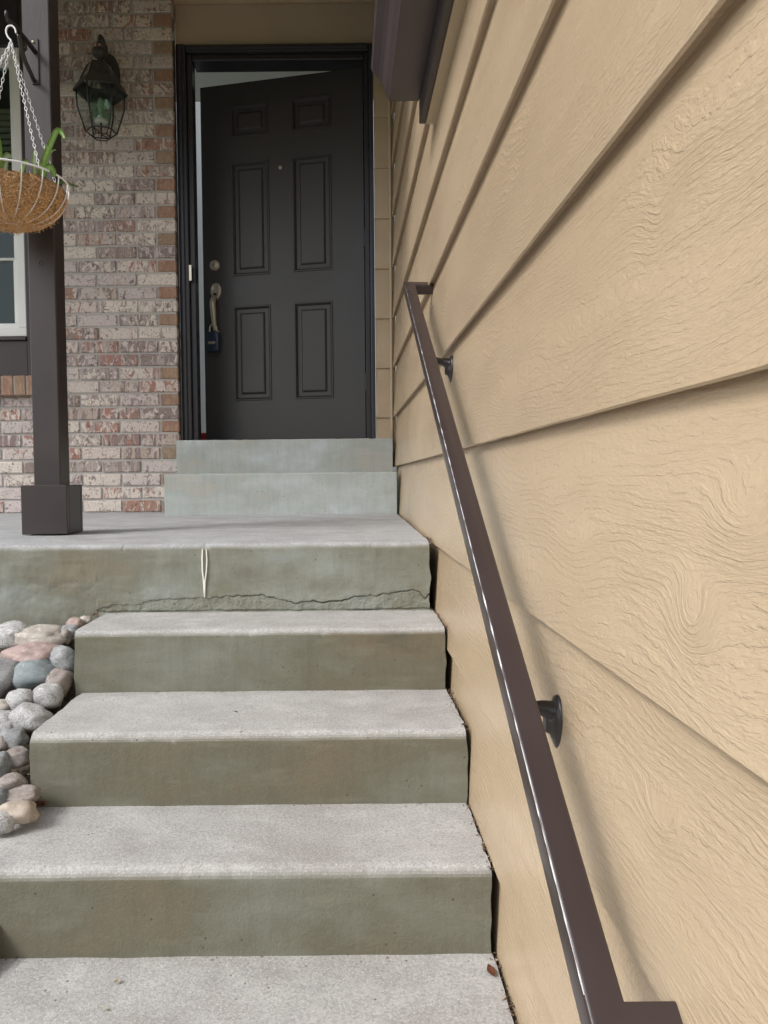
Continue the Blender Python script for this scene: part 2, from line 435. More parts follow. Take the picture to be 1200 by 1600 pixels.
# ------------------------------------------------------------------ the stair: three steps below the landing
stair = empty('concrete_staircase', (-.2, 1.6, G0), 'weathered grey concrete steps with olive stained risers between river rocks and tan siding', 'stairs')
for k, (Db, zt, Df, zb, xl, xr) in enumerate(((D1+.06, T2, D2, T3, -.688, XR+.002), (D2+.05, T3, D3, T4, -.672, XR+.004), (D3+.05, T4, D4, T5-.01, -.80, XR+.002))):
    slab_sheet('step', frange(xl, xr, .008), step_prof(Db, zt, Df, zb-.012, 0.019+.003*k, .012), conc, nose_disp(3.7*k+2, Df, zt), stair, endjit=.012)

# ------------------------------------------------------------------ landing with its cracked front
crk = [(-700, 968), (0, 968), (120, 966), (158, 950), (185, 944), (210, 946), (235, 938), (270, 936), (330, 934), (380, 931), (412, 930), (440, 937), (462, 942), (480, 939), (505, 941), (535, 938), (560, 931), (590, 930), (620, 926), (645, 922), (655, 925), (664, 936), (672, 929), (690, 930), (760, 930)]
crk = [(P(a, b, D1).x, P(a, b, D1).z) for a, b in crk]
def zcrack(x):
    for (xa, za), (xb, zb) in zip(crk, crk[1:]):
        if xa <= x <= xb: return za+(zb-za)*(x-xa)/(xb-xa)
    return crk[0][1] if x < crk[0][0] else crk[-1][1]
XC0 = P(158, 948, D1).x
nd = nose_disp(8.8, D1, Z_L, .0035)
def land_disp(x, i, y, z):
    v = nd(x, i, y, z)
    if z < Z_L-.05 and y < D1+.02:
        if x > XC0-.01:
            zc = zcrack(x) + .0065*fbm(x*60, 0, 4, 4); d = z-zc
            wide = .0013 + .0015*max(0, fbm(x*14, 3, 8))
            if x < XC0+.07: wide = .007
            g = math.exp(-(d/wide)**2)
            open_ = .18 + .82*min(1, max(0, fbm(x*9, 1, 2)*3+.45))
            v.y += .011*g*open_*min(1, max(.12, (x+.45)/.35))
            if d < 0:
                v.y += .0005 + .0028*fbm(x*40, z*40, 6, 3) + .002*fbm(x*130, z*130, 1)
            elif d < .035:
                v.y += .0035*fbm(x*26, z*40, 9, 3)*(1-d/.035) - .002*(1-d/.035)
            # thin joint above the next tread
            zt = T2+.003+.003*fbm(x*25, 8, 1, 3)
            if z < zt+.004: v.y += .008*math.exp(-((z-zt)/.0025)**2)*max(.1, min(1, .5+1.5*fbm(x*9, 4, 4, 2)))
        else:
            v.y += .004*fbm(x*18, z*18, 4, 3)
    return v
pr = [(y, z_land(y)) for y in frange(D_BRICK+.2, D1+.018, .03)]
r = .018
for k in range(1, 7):
    a = math.pi/2*k/7; pr.append((D1+r-r*math.sin(a), Z_L-r+r*math.cos(a)))
pr += [(D1, z) for z in frange(Z_L-r, Z_L-.10, .006)][:-1] + [(D1, z) for z in frange(Z_L-.10, T2-.008, .0016)] + [(D1, T2-.05), (D1, T2-.30)]
xs = frange(-3.2, -1.15, .04)[:-1] + frange(-1.15, .244, .0028)
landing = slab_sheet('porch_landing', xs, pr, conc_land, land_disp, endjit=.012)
tag(landing, kind='structure')
# dried paint drip: two thin runs meeting at the bottom
bm = NB()
def drip(pts, w):
    prev = None
    for (px, py), ww in zip(pts, w):
        c = P(px, py, D1); c.y -= .0035; hw = ww*.5*D1/FPX
        row = [bm.verts.new(c+Vector((dx, dy, 0))) for dx, dy in ((-hw, .003), (-hw*.6, -.0006), (hw*.6, -.0006), (hw, .003))]
        if prev:
            for i in range(3): bm.faces.new((prev[i], prev[i+1], row[i+1], row[i]))
        prev = row
drip([(316.5, 857), (316, 875), (316.5, 893), (318.3, 908), (319.3, 930)], [2.2, 2.8, 2.4, 2.6, 2.0])
drip([(322.5, 858), (323.6, 875), (322.6, 893), (320.4, 908), (319.8, 933)], [2.0, 2.2, 2.4, 2.6, 2.2])
fix(bm); tag(build('paint_drip', bm, white_drip, landing), 'white dried paint drip on the landing front')

# ------------------------------------------------------------------ two steps in front of the door
ds = empty('concrete_doorstep', (-.3, 3.8, Z_LB), 'pair of smooth green-grey concrete steps under the dark door', 'doorstep')
XD0 = P(269, 700, 3.75).x - .012
for k, (Db, zt, Df, zb, xl, xr) in enumerate(((3.95, Z_S1, 3.62, z_land(3.62)-.01, XD0, .248), (4.20, Z_SILL, 3.88, Z_S1-.01, XD0+.004, .246))):
    slab_sheet('step', frange(xl, xr, .02), step_prof(Db, zt, Df, zb, .006, .02, .002), conc_door, nose_disp(5.5*k+20, Df, zt, .0016), ds, endjit=.006)

# ------------------------------------------------------------------ brick wall: every brick a piece
BX1 = -.842                                   # right end, at the door frame
BX0 = P(66, 400, D_BRICK).x                   # left end, at the window trim (behind the post)
PITCHB = .0677; BH = .0575; BL = .194; JN = .0095
bw = empty('brick_wall', (-1.2, D_BRICK, Z_LB), 'tumbled red and cream brick wall between the window and the dark door', 'wall')
WIN_R = P(39, 330, 3.97).x; WIN_B = P(20, 527, 3.97).z; WIN_T = P(20, 76, 3.97).z
SILL_B = P(20, 618, 3.90).z; SILL_T = P(20, 586, 3.90).z; TRIM_B = SILL_T
courses = int((Z_CEIL+.35-Z_LB)/PITCHB)
bm = NB(); box(bm, BX0, BX1-.006, D_BRICK+.007, D_BRICK+.10, Z_LB-.05, Z_LB+courses*PITCHB)
build('mortar', bm, mortar, bw)
bm = NB(); box(bm, -3.2, BX0, D_BRICK+.007, D_BRICK+.09, Z_LB-.05, SILL_B+.004)
build('mortar', bm, mortar, bw)
bmesh_cache = {}
def brick_mesh(L, H, mat, var):
    key = (round(L, 3), round(H, 3), mat.name, var)
    if key not in bmesh_cache:
        rr = random.Random(hash((round(L*1000), var)) & 0xffff)
        bm = NB(); box(bm, -L/2, L/2, 0, .06, 0, H, .004, 1)
        for v in bm.verts: v.co += Vector((rr.uniform(-1, 1)*.0016, rr.uniform(-1, 1)*.0012, rr.uniform(-1, 1)*.0016))
        me = bpy.data.meshes.new('brick'); bm.to_mesh(me); bm.free(); me.materials.append(mat); bmesh_cache[key] = me
    return bmesh_cache[key]
def put_brick(x0, x1, z, mat, H=BH):
    if x1-x0 < .025: return
    o = link('brick', brick_mesh(x1-x0, H, mat, random.randrange(3)), bw, Vector(((x0+x1)/2, D_BRICK+random.uniform(-.002, .002), z+random.uniform(-.001, .001))))
    o.rotation_euler = (0, random.uniform(-.006, .006), 0)
for c in range(courses):
    z = Z_LB + c*PITCHB + .004
    cut = min(BH, SILL_B-z-.004) if z < SILL_B-.022 else 0
    left = -2.45 if cut else BX0
    x = BX1
    if c % 2 == 0:
        hl = .092; put_brick(x-hl, x, z, brick_p if random.random() < .85 else brick_m); x -= hl+JN
    while x > left+.02:
        L = BL + random.uniform(-.003, .003)
        x0 = max(x-L, left)
        put_brick(x0, x, z, brick_m, cut if (cut and x < WIN_R+.12) else BH); x = x0-JN
# rowlock sill under the window
x = WIN_R + .13
while x > -2.45:
    w = .054
    bm_key = ('sill',)
    if bm_key not in bmesh_cache:
        bm = NB(); box(bm, -w/2, w/2, 0, .16, 0, SILL_T-SILL_B-.004, .003, 1)
        me = bpy.data.meshes.new('sill_brick'); bm.to_mesh(me); bm.free(); me.materials.append(brick_p); bmesh_cache[bm_key] = me
    link('sill_brick', bmesh_cache[bm_key], bw, Vector((x-w/2, D_BRICK-.045+random.uniform(-.002, .002), SILL_B+.002)))
    x -= w+.009
bm = NB(); box(bm, -2.5, WIN_R+.128, D_BRICK-.038, D_BRICK+.1, SILL_B+.005, SILL_T-.004); build('mortar', bm, mortar, bw)

# ------------------------------------------------------------------ window
wn = empty('window', (WIN_R-.5, 3.97, WIN_B), 'white vinyl sash window with dark brown trim beside the brick wall', 'window')
WL = WIN_R-1.0
def ring_boards(name, x0, x1, z0, z1, w, y0, y1, mat, parent, bev=.004, wb=None, wt=None):
    wb = w if wb is None else wb; wt = w if wt is None else wt
    for (a, b, c, d) in ((x0, x0+w, z0+wb, z1-wt), (x1-w, x1, z0+wb, z1-wt), (x0, x1, z0, z0+wb), (x0, x1, z1-wt, z1)):
        bm = NB(); box(bm, a, b, y0, y1, c, d, bev); build(name, bm, mat, parent)
ring_boards('frame', WL, WIN_R, WIN_B, WIN_T, .045, 3.955, 4.03, white_vinyl, wn)
mid = P(10, 404, 3.99).z
ring_boards('sash', WL+.046, WIN_R-.046, WIN_B+.046, mid-.001, .028, 3.985, 4.02, white_vinyl, wn, .003, wt=.008)
ring_boards('sash', WL+.046, WIN_R-.046, mid+.001, WIN_T-.046, .028, 3.999, 4.034, white_vinyl, wn, .003, wb=.006)
for z0, z1, yy in ((WIN_B+.07, mid-.006, 4.003), (mid+.005, WIN_T-.07, 4.016)):
    bm = NB(); box(bm, WL+.07, WIN_R-.07, yy, yy+.004, z0, z1); build('pane', bm, glass, wn)
# trim round the window
for a, b, c, d in ((WIN_R+.002, BX0-.002, SILL_T+.001, Z_CEIL), (WL-.12, WL-.002, SILL_T+.001, Z_CEIL)):
    bm = NB(); box(bm, a, b, 3.945, 4.04, c, d, .003); build('trim', bm, brown, wn)
bm = NB(); box(bm, WL-.001, WIN_R+.001, 3.948, 4.05, WIN_T+.002, Z_CEIL, .003); build('trim', bm, frame_m, wn)
bm = NB(); box(bm, WL-.001, WIN_R+.001, 3.950, 4.05, SILL_T+.001, WIN_B-.022, .002); build('trim', bm, brown, wn)
bm = NB(); box(bm, WL-.001, WIN_R+.001, 3.935, 4.05, WIN_B-.021, WIN_B-.001, .003); build('sill', bm, brown, wn)
# blind slats inside
for i in range(22):
    z = WIN_T-.10-i*.032
    if z < mid: break
    bm = NB(); box(bm, WL+.08, WIN_R-.078, 4.07, 4.095, z-.012, z+.011)
    if i > 4: build('slat', bm, tan_dull, wn)
    else: bm.free()

# ------------------------------------------------------------------ inside of the house
for nme, a, mt in (('interior_wall', (-1.6, -.35, 6.3, 6.4, Z_SILL-.1, Z_CEIL+1.6), plaster), ('interior_wall', (-1.42, -1.34, 4.16, 6.3, Z_SILL-.1, Z_CEIL+1.6), plaster),
                   ('interior_ceiling', (-1.34, .5, 4.16, 5.0, Z_CEIL-.02, Z_CEIL+.1), plaster), ('interior_floor', (-1.34, 1.2, 4.205, 6.3, Z_SILL-.1, Z_SILL-.01), wood_m),  # hall ceiling stops short: an opening added to let sky light in
                   ('interior_wall', (-3.3, -1.42, 5.2, 5.3, Z_LB, Z_CEIL+.1), dark_room), ('interior_wall', (-3.3, -3.2, 4.06, 5.2, Z_LB, Z_CEIL+.1), dark_room),
                   ('interior_ceiling', (-3.2, -1.42, 4.06, 5.2, Z_CEIL+.01, Z_CEIL+.1), dark_room), ('interior_floor', (-3.2, -1.42, 4.06, 5.2, Z_LB, Z_LB+.1), dark_room),
                   ('interior_wall', (-1.42, -.93, 4.062, 4.155, Z_SILL-.2, Z_CEIL+.1), plaster)):
    bm = NB(); box(bm, *a); tag(build(nme, bm, mt), kind='structure')
p = P(322, 684, 4.75)
bm = NB(); box(bm, p.x-.10, p.x+.12, 4.75, 5.2, Z_SILL-.0095, P(322, 676, 4.75).z, .012, 2)
tag(build('folded_blanket', bm, red_m), 'red folded cloth on the hall floor behind the door', 'cloth')

# ------------------------------------------------------------------ door frame
FX0 = -.838; FX1 = P(585, 400, 4.02).x
OX0 = P(309, 400, D_DOOR).x; OX1 = .122
FT = P(430, 71, 4.03).z; OT = P(430, 104.5, D_DOOR).z
df = empty('door_frame', (-.35, 4.05, Z_SILL), 'dark painted wooden door frame set beside the brick wall', 'door frame')
bm = NB(); box(bm, FX0, OX0-.028, 4.005, 4.075, Z_SILL+.003, FT, .006, 2); build('casing', bm, frame_m, df)
bm = NB(); box(bm, FX0+.012, FX0+.032, 3.992, 4.01, Z_SILL+.003, FT-.012, .005, 2); build('moulding', bm, frame_m, df)
bm = NB(); box(bm, OX0-.0275, OX0, 4.03, 4.115, Z_SILL+.003, OT+.03, .003); build('jamb', bm, frame_m, df)
bm = NB(); box(bm, OX1, OX1+.024, 4.03, 4.155, Z_SILL+.003, OT+.03, .003); build('jamb', bm, frame_m, df)
bm = NB(); box(bm, OX1+.0245, FX1, 4.010, 4.075, Z_SILL+.003, FT, .005, 2); build('casing', bm, frame_m, df)
bm = NB(); box(bm, OX0-.0275, OX1+.024, 4.008, 4.078, OT+.0305, FT-.001, .006, 2); build('head_casing', bm, frame_m, df)
bm = NB(); box(bm, OX0-.02, OX1+.02, 3.994, 4.012, FT-.034, FT-.012, .005, 2); build('moulding', bm, frame_m, df)
bm = NB(); box(bm, OX0+.0005, OX1-.0005, 4.032, 4.15, OT, OT+.029, .003); build('head_jamb', bm, frame_m, df)
bm = NB(); box(bm, OX0-.02, OX1+.02, 4.06, 4.195, Z_SILL-.002, Z_SILL+.012, .004); build('threshold', bm, frame_m, df)
sp = P(297, 426, 4.003)
bm = NB(); box(bm, sp.x-.007, sp.x+.009, 4.000, 4.007, sp.z-.042, sp.z+.040, .002); o = build('strike_plate', bm, brass, df); o['label'] = 'small bright metal plate on the dark casing'
# dark caulk bead against the brick
bm = NB(); tube(bm, [(BX1+.003+.0025*fbm(z*22, 2, 1), 3.985+.004*fbm(z*17, 7, 1), z) for z in frange(Z_SILL, FT, .02)], .0055, 6); build('caulk_bead', bm, frame_m, df, True)

# ------------------------------------------------------------------ door leaf, ajar, with six panels
LEAF = .905; ANG = math.radians(12.4)
dr = empty('front_door', (OX1-.004, D_DOOR, Z_SILL+.014), 'dark charcoal six-panel front door standing ajar at the top of the steps', 'door')
dr.rotation_euler = (0, 0, -ANG)
zb_, zt_ = 0, OT-.006-(Z_SILL+.014)
def zl(py, D): return P(450, py, D).z-(Z_SILL+.014)
rows = [(zl(623, 4.15), zl(471, 4.15)), (zl(423, 4.15), zl(241, 4.15)), (zl(201, 4.15), zl(150, 4.15))]
colsx = [(-.388, -.172), (-.733, -.517)]
xsb = sorted([-LEAF, 0]+[v for c in colsx for v in c]); zsb = sorted([zb_, zt_]+[v for rr in rows for v in rr])
def local(bm, name, mat, parent, smooth=False):
    bm.normal_update(); me = bpy.data.meshes.new(name); bm.to_mesh(me); bm.free(); me.materials.append(mat)
    if smooth:
        for pp in me.polygons: pp.use_smooth = True
        me.set_sharp_from_angle(angle=math.radians(40))
    o = bpy.data.objects.new(name, me); COL.objects.link(o); o.parent = parent; return o
bm = NB(); gv = {(x, z): bm.verts.new((x, 0, z)) for x in xsb for z in zsb}
for x0, x1 in zip(xsb, xsb[1:]):
    for z0, z1 in zip(zsb, zsb[1:]):
        if any(abs(x0-c[0]) < 1e-6 for c in colsx) and any(abs(z0-q[0]) < 1e-6 for q in rows): continue
        bm.faces.new((gv[x0, z0], gv[x1, z0], gv[x1, z1], gv[x0, z1]))
# back and edges
b = [bm.verts.new(c) for c in ((-LEAF, .044, zb_), (0, .044, zb_), (0, .044, zt_), (-LEAF, .044, zt_))]; bm.faces.new(b[::-1])
f = [bm.verts.new(c) for c in ((-LEAF, 0, zb_), (0, 0, zb_), (0, 0, zt_), (-LEAF, 0, zt_))]
for i in range(4): bm.faces.new((f[i], f[(i+1) % 4], b[(i+1) % 4], b[i]))
fix(bm)
local(bm, 'leaf', door_m, dr)
PROF = [(0, 0), (.003, -.005), (.008, -.005), (.012, .001), (.018, .0115), (.034, .012), (.038, .0115), (.0405, .0075), (.046, .002), (.050, .0015)]
for c in colsx:
    for q in rows:
        bm = NB(); prev = None
        for ins, dep in PROF:
            r4 = [bm.verts.new(v) for v in ((c[0]+ins, dep, q[0]+ins), (c[1]-ins, dep, q[0]+ins), (c[1]-ins, dep, q[1]-ins), (c[0]+ins, dep, q[1]-ins))]
            if prev:
                for i in range(4): bm.faces.new((prev[i], prev[(i+1) % 4], r4[(i+1) % 4], r4[i]))
            prev = r4
        bm.faces.new(prev); fix(bm)
        for fc in bm.faces:
            if fc.normal.y > 0: fc.normal_flip()
        local(bm, 'panel', door_m, dr)
def door_local(px, py):
    d = ray(px, py); o_ = Vector((0, 0, ZC)); pp = Vector(dr.location); nrm = Vector((math.sin(-ANG)*-1*-1, 0, 0))
    nv = Matrix.Rotation(-ANG, 3, 'Z') @ Vector((0, 1, 0)); t = (pp-o_).dot(nv)/d.dot(nv)
    return Matrix.Rotation(ANG, 3, 'Z') @ (o_+d*t-pp)
dbl = door_local(336, 415)
bm = NB(); lathe(bm, [(.029, 0), (.0295, .005), (.027, .012), (.022, .014), (.0215, .020), (.019, .022), (.005, .0222)], 24, (dbl.x, 0, dbl.z), 'Y'); fix(bm); dbo = local(bm, 'deadbolt', nickel, dr, True)
bm = NB(); box(bm, dbl.x-.002, dbl.x+.002, -.0236, -.0216, dbl.z-.007, dbl.z+.007); local(bm, 'keyway', black_iron, dbo)
ph = door_local(438, 262)
bm = NB(); lathe(bm, [(.010, 0), (.0102, .003), (.007, .005), (.0066, .0035), (.001, .0035)], 16, (ph.x, 0, ph.z), 'Y'); fix(bm); local(bm, 'peephole', nickel, dr, True)
# handle set: shield plate, thumb latch, curved grip
hp = door_local(338, 455)
bm = NB()
shape = [(-.020, .038), (0, .044), (.020, .038), (.030, .018), (.031, -.008), (.024, -.03), (.010, -.046), (-.010, -.046), (-.024, -.03), (-.031, -.008), (-.030, .018)]
prev = None
for sc, yy in ((1, 0), (1, -.006), (.93, -.011), (.75, -.013), (.70, -.0115), (.1, -.011)):
    ringv = [bm.verts.new((hp.x+a*sc, yy, hp.z+b_*sc)) for a, b_ in shape]
    if prev:
        for i in range(len(shape)): bm.faces.new((prev[i], prev[(i+1) % len(shape)], ringv[(i+1) % len(shape)], ringv[i]))
    prev = ringv
bm.faces.new(prev); fix(bm); hpl = local(bm, 'handle_plate', nickel, dr, True)
bm = NB(); box(bm, hp.x-.009, hp.x+.007, -.028, -.01, hp.z-.028, hp.z-.014, .004, 2); local(bm, 'thumb_latch', black_iron, hpl, True)
he = door_local(338, 521)
gp = [(hp.x, -.010, hp.z-.036), (hp.x-.001, -.036, hp.z-.046), (hp.x-.002, -.052, hp.z-.075), (hp.x, -.050, hp.z-.125), (hp.x+.001, -.040, he.z+.045), (hp.x+.001, -.026, he.z+.012), (hp.x+.001, -.006, he.z)]
gp = smooth_pts(gp, 6); rr = [.010+.006*math.sin(math.pi*min(1, i/(len(gp)-1)*1.35)) for i in range(len(gp))]
bm = NB(); tube(bm, gp, rr, 10); fix(bm); local(bm, 'handle_grip', nickel, dr, True)
bm = NB(); lathe(bm, [(.017, 0), (.0175, .005), (.012, .009), (.002, .0095)], 18, (hp.x+.001, 0, he.z), 'Y'); fix(bm); local(bm, 'handle_foot', nickel, dr, True)
# three hinge knuckles on the frame side
for zz in (.25, 1.0, 1.75):
    bm = NB(); lathe(bm, [(.007, zz), (.007, zz+.09)], 12, (.003, -.004, 0)); fix(bm); local(bm, 'hinge', frame_m, dr, True)
# key lockbox hanging on the grip
RotD = Matrix.Rotation(-ANG, 3, 'Z')
lw = Vector(dr.location) + RotD @ Vector((he.x-.004, -.034, 0)); lz1 = P(336, 516, 4.2).z; lz0 = P(336, 547, 4.2).z
lb = empty('key_lockbox', (lw.x, lw.y, lz0), 'blue-black key lockbox hanging from the door handle', 'lockbox'); lb.rotation_euler = (0, 0, -ANG)
hh = lz1-lz0
bm = NB(); box(bm, -.035, .035, -.02, .022, 0, hh, .007, 2); body = local(bm, 'body', lock_blue, lb, 'auto')
bm = NB(); box(bm, -.024, .024, -.0235, -.0203, .018, hh-.024, .001); local(bm, 'dial_cover', lock_blue, body)
for i in range(4):
    bm = NB(); lathe(bm, [(.008, -.0045), (.008, .0045)], 14, (0, 0, 0), 'X'); o = local(bm, 'dial', nickel, body, 'auto'); o.location = (-.016+i*.0105, -.0215, hh*.42)
bm = NB(); tube(bm, smooth_pts([(-.020, 0, hh-.01), (-.020, 0, hh+.02), (-.014, 0, hh+.036), (0, 0, hh+.042), (.014, 0, hh+.036), (.020, 0, hh+.02), (.020, 0, hh-.01)], 4), .0042, 8); local(bm, 'shackle', nickel, lb, True)

# ------------------------------------------------------------------ tan panel over the door and porch ceiling
bm = NB(); box(bm, BX1+.002, FX1+.004, 4.03, 4.11, FT+.001, Z_CEIL-.001, .002)
tag(build('transom_panel', bm, tan_dull), 'plain tan painted panel above the dark door frame', 'panel')
bm = NB(); box(bm, -3.6, WX+.02, 2.42, 4.2, Z_CEIL, Z_CEIL+.06)
tag(build('porch_ceiling', bm, tan_trim), kind='structure')
bm = NB(); box(bm, -3.6, WX+.01, 2.50, 2.64, Z_CEIL-.36, Z_CEIL-.001, .004)  # out of view; made deep to shade the upper wall and door
tag(build('porch_beam', bm, brown), 'dark brown beam carrying the porch ceiling on the post', 'beam')

# ------------------------------------------------------------------ siding on the side wall
BUTT = [-.945, -.69, -.4355, -.19, .066, .321, .577, .832, 1.087, 1.342, 1.598, 1.853, 2.108, 2.363, 2.618]
sw = empty('siding_wall', (WX, 1.6, G0), 'tan painted wood-grain lap siding wall carrying the brown handrail', 'wall')
X_LIP, X_TOP = WX-.004, WX+.0125
D_GUT = 2.36
GZ = None
fas_b = PXW(664, 195, X_LIP-.02)
D_EAVE = fas_b.y; Z_FAS = fas_b.z
def board(z0, z1, y0, y1, k):
    # tapered board, proud at the butt; subdivided along its length so that the butt edge is not ruler straight
    bm = NB(); rows = []
    ys = frange(y0, y1, .04)
    for y in ys:
        w = .0012*fbm(y*4, k*7.7, 1, 2); ww = .0009*fbm(y*22, k*3.1, 5, 3)
        xs_ = [(WX+.03, z0+.009), (X_LIP+.0055, z0+.008), (X_LIP+.0035, z0+w+ww), (X_LIP, z0+.0018+w+ww), (X_LIP+.0028, z0+.06), (X_TOP, z1+.012), (WX+.03, z1+.012)]
        rows.append([bm.verts.new((x, y, z)) for x, z in xs_])
    for A, B in zip(rows, rows[1:]):
        for i in range(7): bm.faces.new((A[i], A[(i+1) % 7], B[(i+1) % 7], B[i]))
    bm.faces.new(rows[0]); bm.faces.new(rows[-1][::-1]); fix(bm)
    return build('siding_board', bm, siding, sw)
for k in range(len(BUTT)-1):
    z0, z1 = ZC+BUTT[k], ZC+BUTT[k+1]
    y0 = -1.2
    if z0 > Z_FAS+.05: y0 = D_EAVE-.02
    board(z0, z1, y0, 3.985, k)
bm = NB(); box(bm, WX+.031, WX+.16, -1.2, 4.2, G0-.3, Z_FAS+.06); build('sheathing', bm, tan_dull, sw)
bm = NB(); box(bm, WX+.031, WX+.16, D_EAVE-.02, 4.2, Z_FAS+.06, Z_CEIL+.3); build('sheathing', bm, tan_dull, sw)
# concrete footing strip behind the gap
bm = NB(); box(bm, WX+.004, WX+.03, -1.2, 3.98, G0-.3, ZC+BUTT[0]-.001); build('footing', bm, soil, sw)

# strip of siding between the door frame and the corner, on the door wall
fs = empty('facade_siding', (FX1+.03, 4.0, Z_SILL), 'narrow strip of tan lap siding between the door frame and the corner', 'siding')
CX = P(606.5, 450, 3.99).x
for k in range(3, len(BUTT)-1):
    z0, z1 = ZC+BUTT[k], ZC+BUTT[k+1]
    if z1 < Z_SILL: continue
    bm = NB(); rows = []
    for x in (FX1+.003, WX+.012):
        xs_ = [(4.06, z0), (4.010, z0), (4.0075, z0+.0025), (4.020, z1+.012), (4.06, z1+.012)]
        rows.append([bm.verts.new((x, y, z)) for y, z in xs_])
    for i in range(5): bm.faces.new((rows[0][i], rows[0][(i+1) % 5], rows[1][(i+1) % 5], rows[1][i]))
    bm.faces.new(rows[0]); bm.faces.new(rows[1][::-1]); fix(bm); build('siding_board', bm, siding, fs)
bm = NB(); tube(bm, [(WX-.010, 4.002, z) for z in frange(Z_SILL-.02, Z_CEIL, .1)], .008, 8); build('corner_bead', bm, tan_trim, fs, True)

# ------------------------------------------------------------------ eave: fascia, soffit strip, gutter
XF = PXW(655, 195, .2).x*D_EAVE/PXW(655, 195, .2).y
ev = empty('eave', (XF, D_EAVE, Z_FAS), 'brown fascia board and narrow tan soffit at the low roof edge on the siding wall', 'eave')
Z_GB = P(630, 157, D_EAVE).z
bm = NB(); box(bm, XF, XF+.018, -1.2, D_EAVE, Z_FAS+.002, Z_GB+.16, .002); build('fascia', bm, brown, ev)
bm = NB(); box(bm, XF+.0185, WX+.03, -1.2, D_EAVE-.002, Z_FAS, Z_FAS+.02, .002); build('soffit', bm, tan_trim, ev)
# low roof above the wall, rising to the right
bm = NB(); sl_ = .42
vv = []
for y in (-1.2, D_EAVE+.02):
    for (x, z) in ((XF-.03, Z_GB+.15), (3.5, Z_GB+.15+sl_*(3.5-XF)), (3.5, Z_GB+.19+sl_*(3.5-XF)), (XF-.03, Z_GB+.172)): vv.append(bm.verts.new((x, y, z)))
for i in range(4): bm.faces.new((vv[i], vv[(i+1) % 4], vv[4+(i+1) % 4], vv[4+i]))
bm.faces.new(vv[:4][::-1]); bm.faces.new(vv[4:]); fix(bm); build('roof', bm, simple('roof_shingle', (.10, .095, .09), .9), ev)
gt = empty('rain_gutter', (XF-.06, D_EAVE, Z_GB), 'brown K-style rain gutter hung under the roof edge near the door', 'gutter')
XGf = P(608, 157, D_EAVE).x; XGl = P(586, 120, D_EAVE).x
w = XF-XGf-.002
prf = [(XF-.001, .118), (XF-.001, 0), (XGf, 0), (XGf-.004, .010), (XGf-.010, .020), (XGf-.014, .036), (XGf-.018, .050), (XGf-.028, .064), (XGl-.006, .078), (XGl-.009, .090), (XGl-.009, .102), (XGl-.001, .104)]
th = .0012
inn = []
for i, (x, z) in enumerate(prf):
    x0, z0 = prf[max(i-1, 0)]; x1, z1 = prf[min(i+1, len(prf)-1)]
    tx, tz = x1-x0, z1-z0; l_ = math.hypot(tx, tz); inn.append((x+tz/l_*-.0018, z+-tx/l_*.0018) if i not in (0,) else (x-.0018, z))
loop = prf+inn[::-1]
bm = NB(); rows = [[bm.verts.new((x, y, Z_GB+z)) for x, z in loop] for y in (-1.2, D_EAVE)]
for i in range(len(loop)): bm.faces.new((rows[0][i], rows[0][(i+1) % len(loop)], rows[1][(i+1) % len(loop)], rows[1][i]))
fix(bm)
build('trough', bm, gutter_m, gt)
bm = NB(); c1 = [bm.verts.new((x, D_EAVE+.001, Z_GB+z)) for x, z in prf[:-1]]; c2 = [bm.verts.new((x, D_EAVE+.004, Z_GB+z)) for x, z in prf[:-1]]
bm.faces.new(c1); bm.faces.new(c2[::-1])
for i in range(len(c1)): bm.faces.new((c1[i], c1[(i+1) % len(c1)], c2[(i+1) % len(c1)], c2[i]))
fix(bm); build('end_cap', bm, gutter_m, gt)

# ------------------------------------------------------------------ handrail
RX0 = .187; SEC = .032; RXC = RX0+SEC/2
a1 = PXW(726, 817, RX0); a2 = PXW(805, 1131, RX0)       # two points of its upper left edge
sd = (a1-a2).normalized(); sd = Vector((0, sd.y, sd.z)).normalized()
nrm = Vector((0, -sd.z, sd.y))
top_c = a2 + nrm*(-SEC/2) + Vector((SEC/2, 0, 0))
y_hi = PXW(660, 455, WX-.02).y; y_lo = PXW(955, 1556, RX0+SEC).y
def on(y): return top_c + sd*((y-top_c.y)/sd.y)
hr = empty('handrail', (WX, 1.0, G0), 'brown square-tube handrail sloping along the tan siding wall', 'handrail')
def sq_sweep(bm, pts, half, bev):
    # planar path in the (x, sd) plane, square section
    n_ = len(pts); rings = []
    sec = []
    for sx, sz in ((1, 1), (-1, 1), (-1, -1), (1, -1)):
        cx, cz = sx*(half-bev), sz*(half-bev)
        a0 = math.atan2(sz, sx)-math.pi/4
        for j in range(4): a = a0+math.pi/2*j/3; sec.append((cx+bev*math.cos(a), cz+bev*math.sin(a)))
    for i, p in enumerate(pts):
        d0 = (pts[i]-pts[i-1]).normalized() if i else (pts[1]-pts[0]).normalized()
        d1 = (pts[i+1]-pts[i]).normalized() if i < n_-1 else d0
        bis = (d0+d1).normalized(); side = bis.cross(nrm).normalized(); k_ = 1/max(.3, bis.dot(d0))
        rings.append([bm.verts.new(p + side*(u*k_) + nrm*v) for u, v in sec])
    for A, B in zip(rings, rings[1:]):
        for k in range(len(sec)): bm.faces.new((A[k], A[(k+1) % len(sec)], B[(k+1) % len(sec)], B[k]))
    bm.faces.new(rings[0][::-1]); bm.faces.new(rings[-1]); fix(bm)
pt, pb = on(y_hi), on(y_lo-.037)
bm = NB(); sq_sweep(bm, [Vector((WX+.02, pt.y, pt.z)), pt, pb, Vector((WX+.02, pb.y, pb.z))], SEC/2, .0042)
build('rail', bm, rail_m, hr, 'auto')
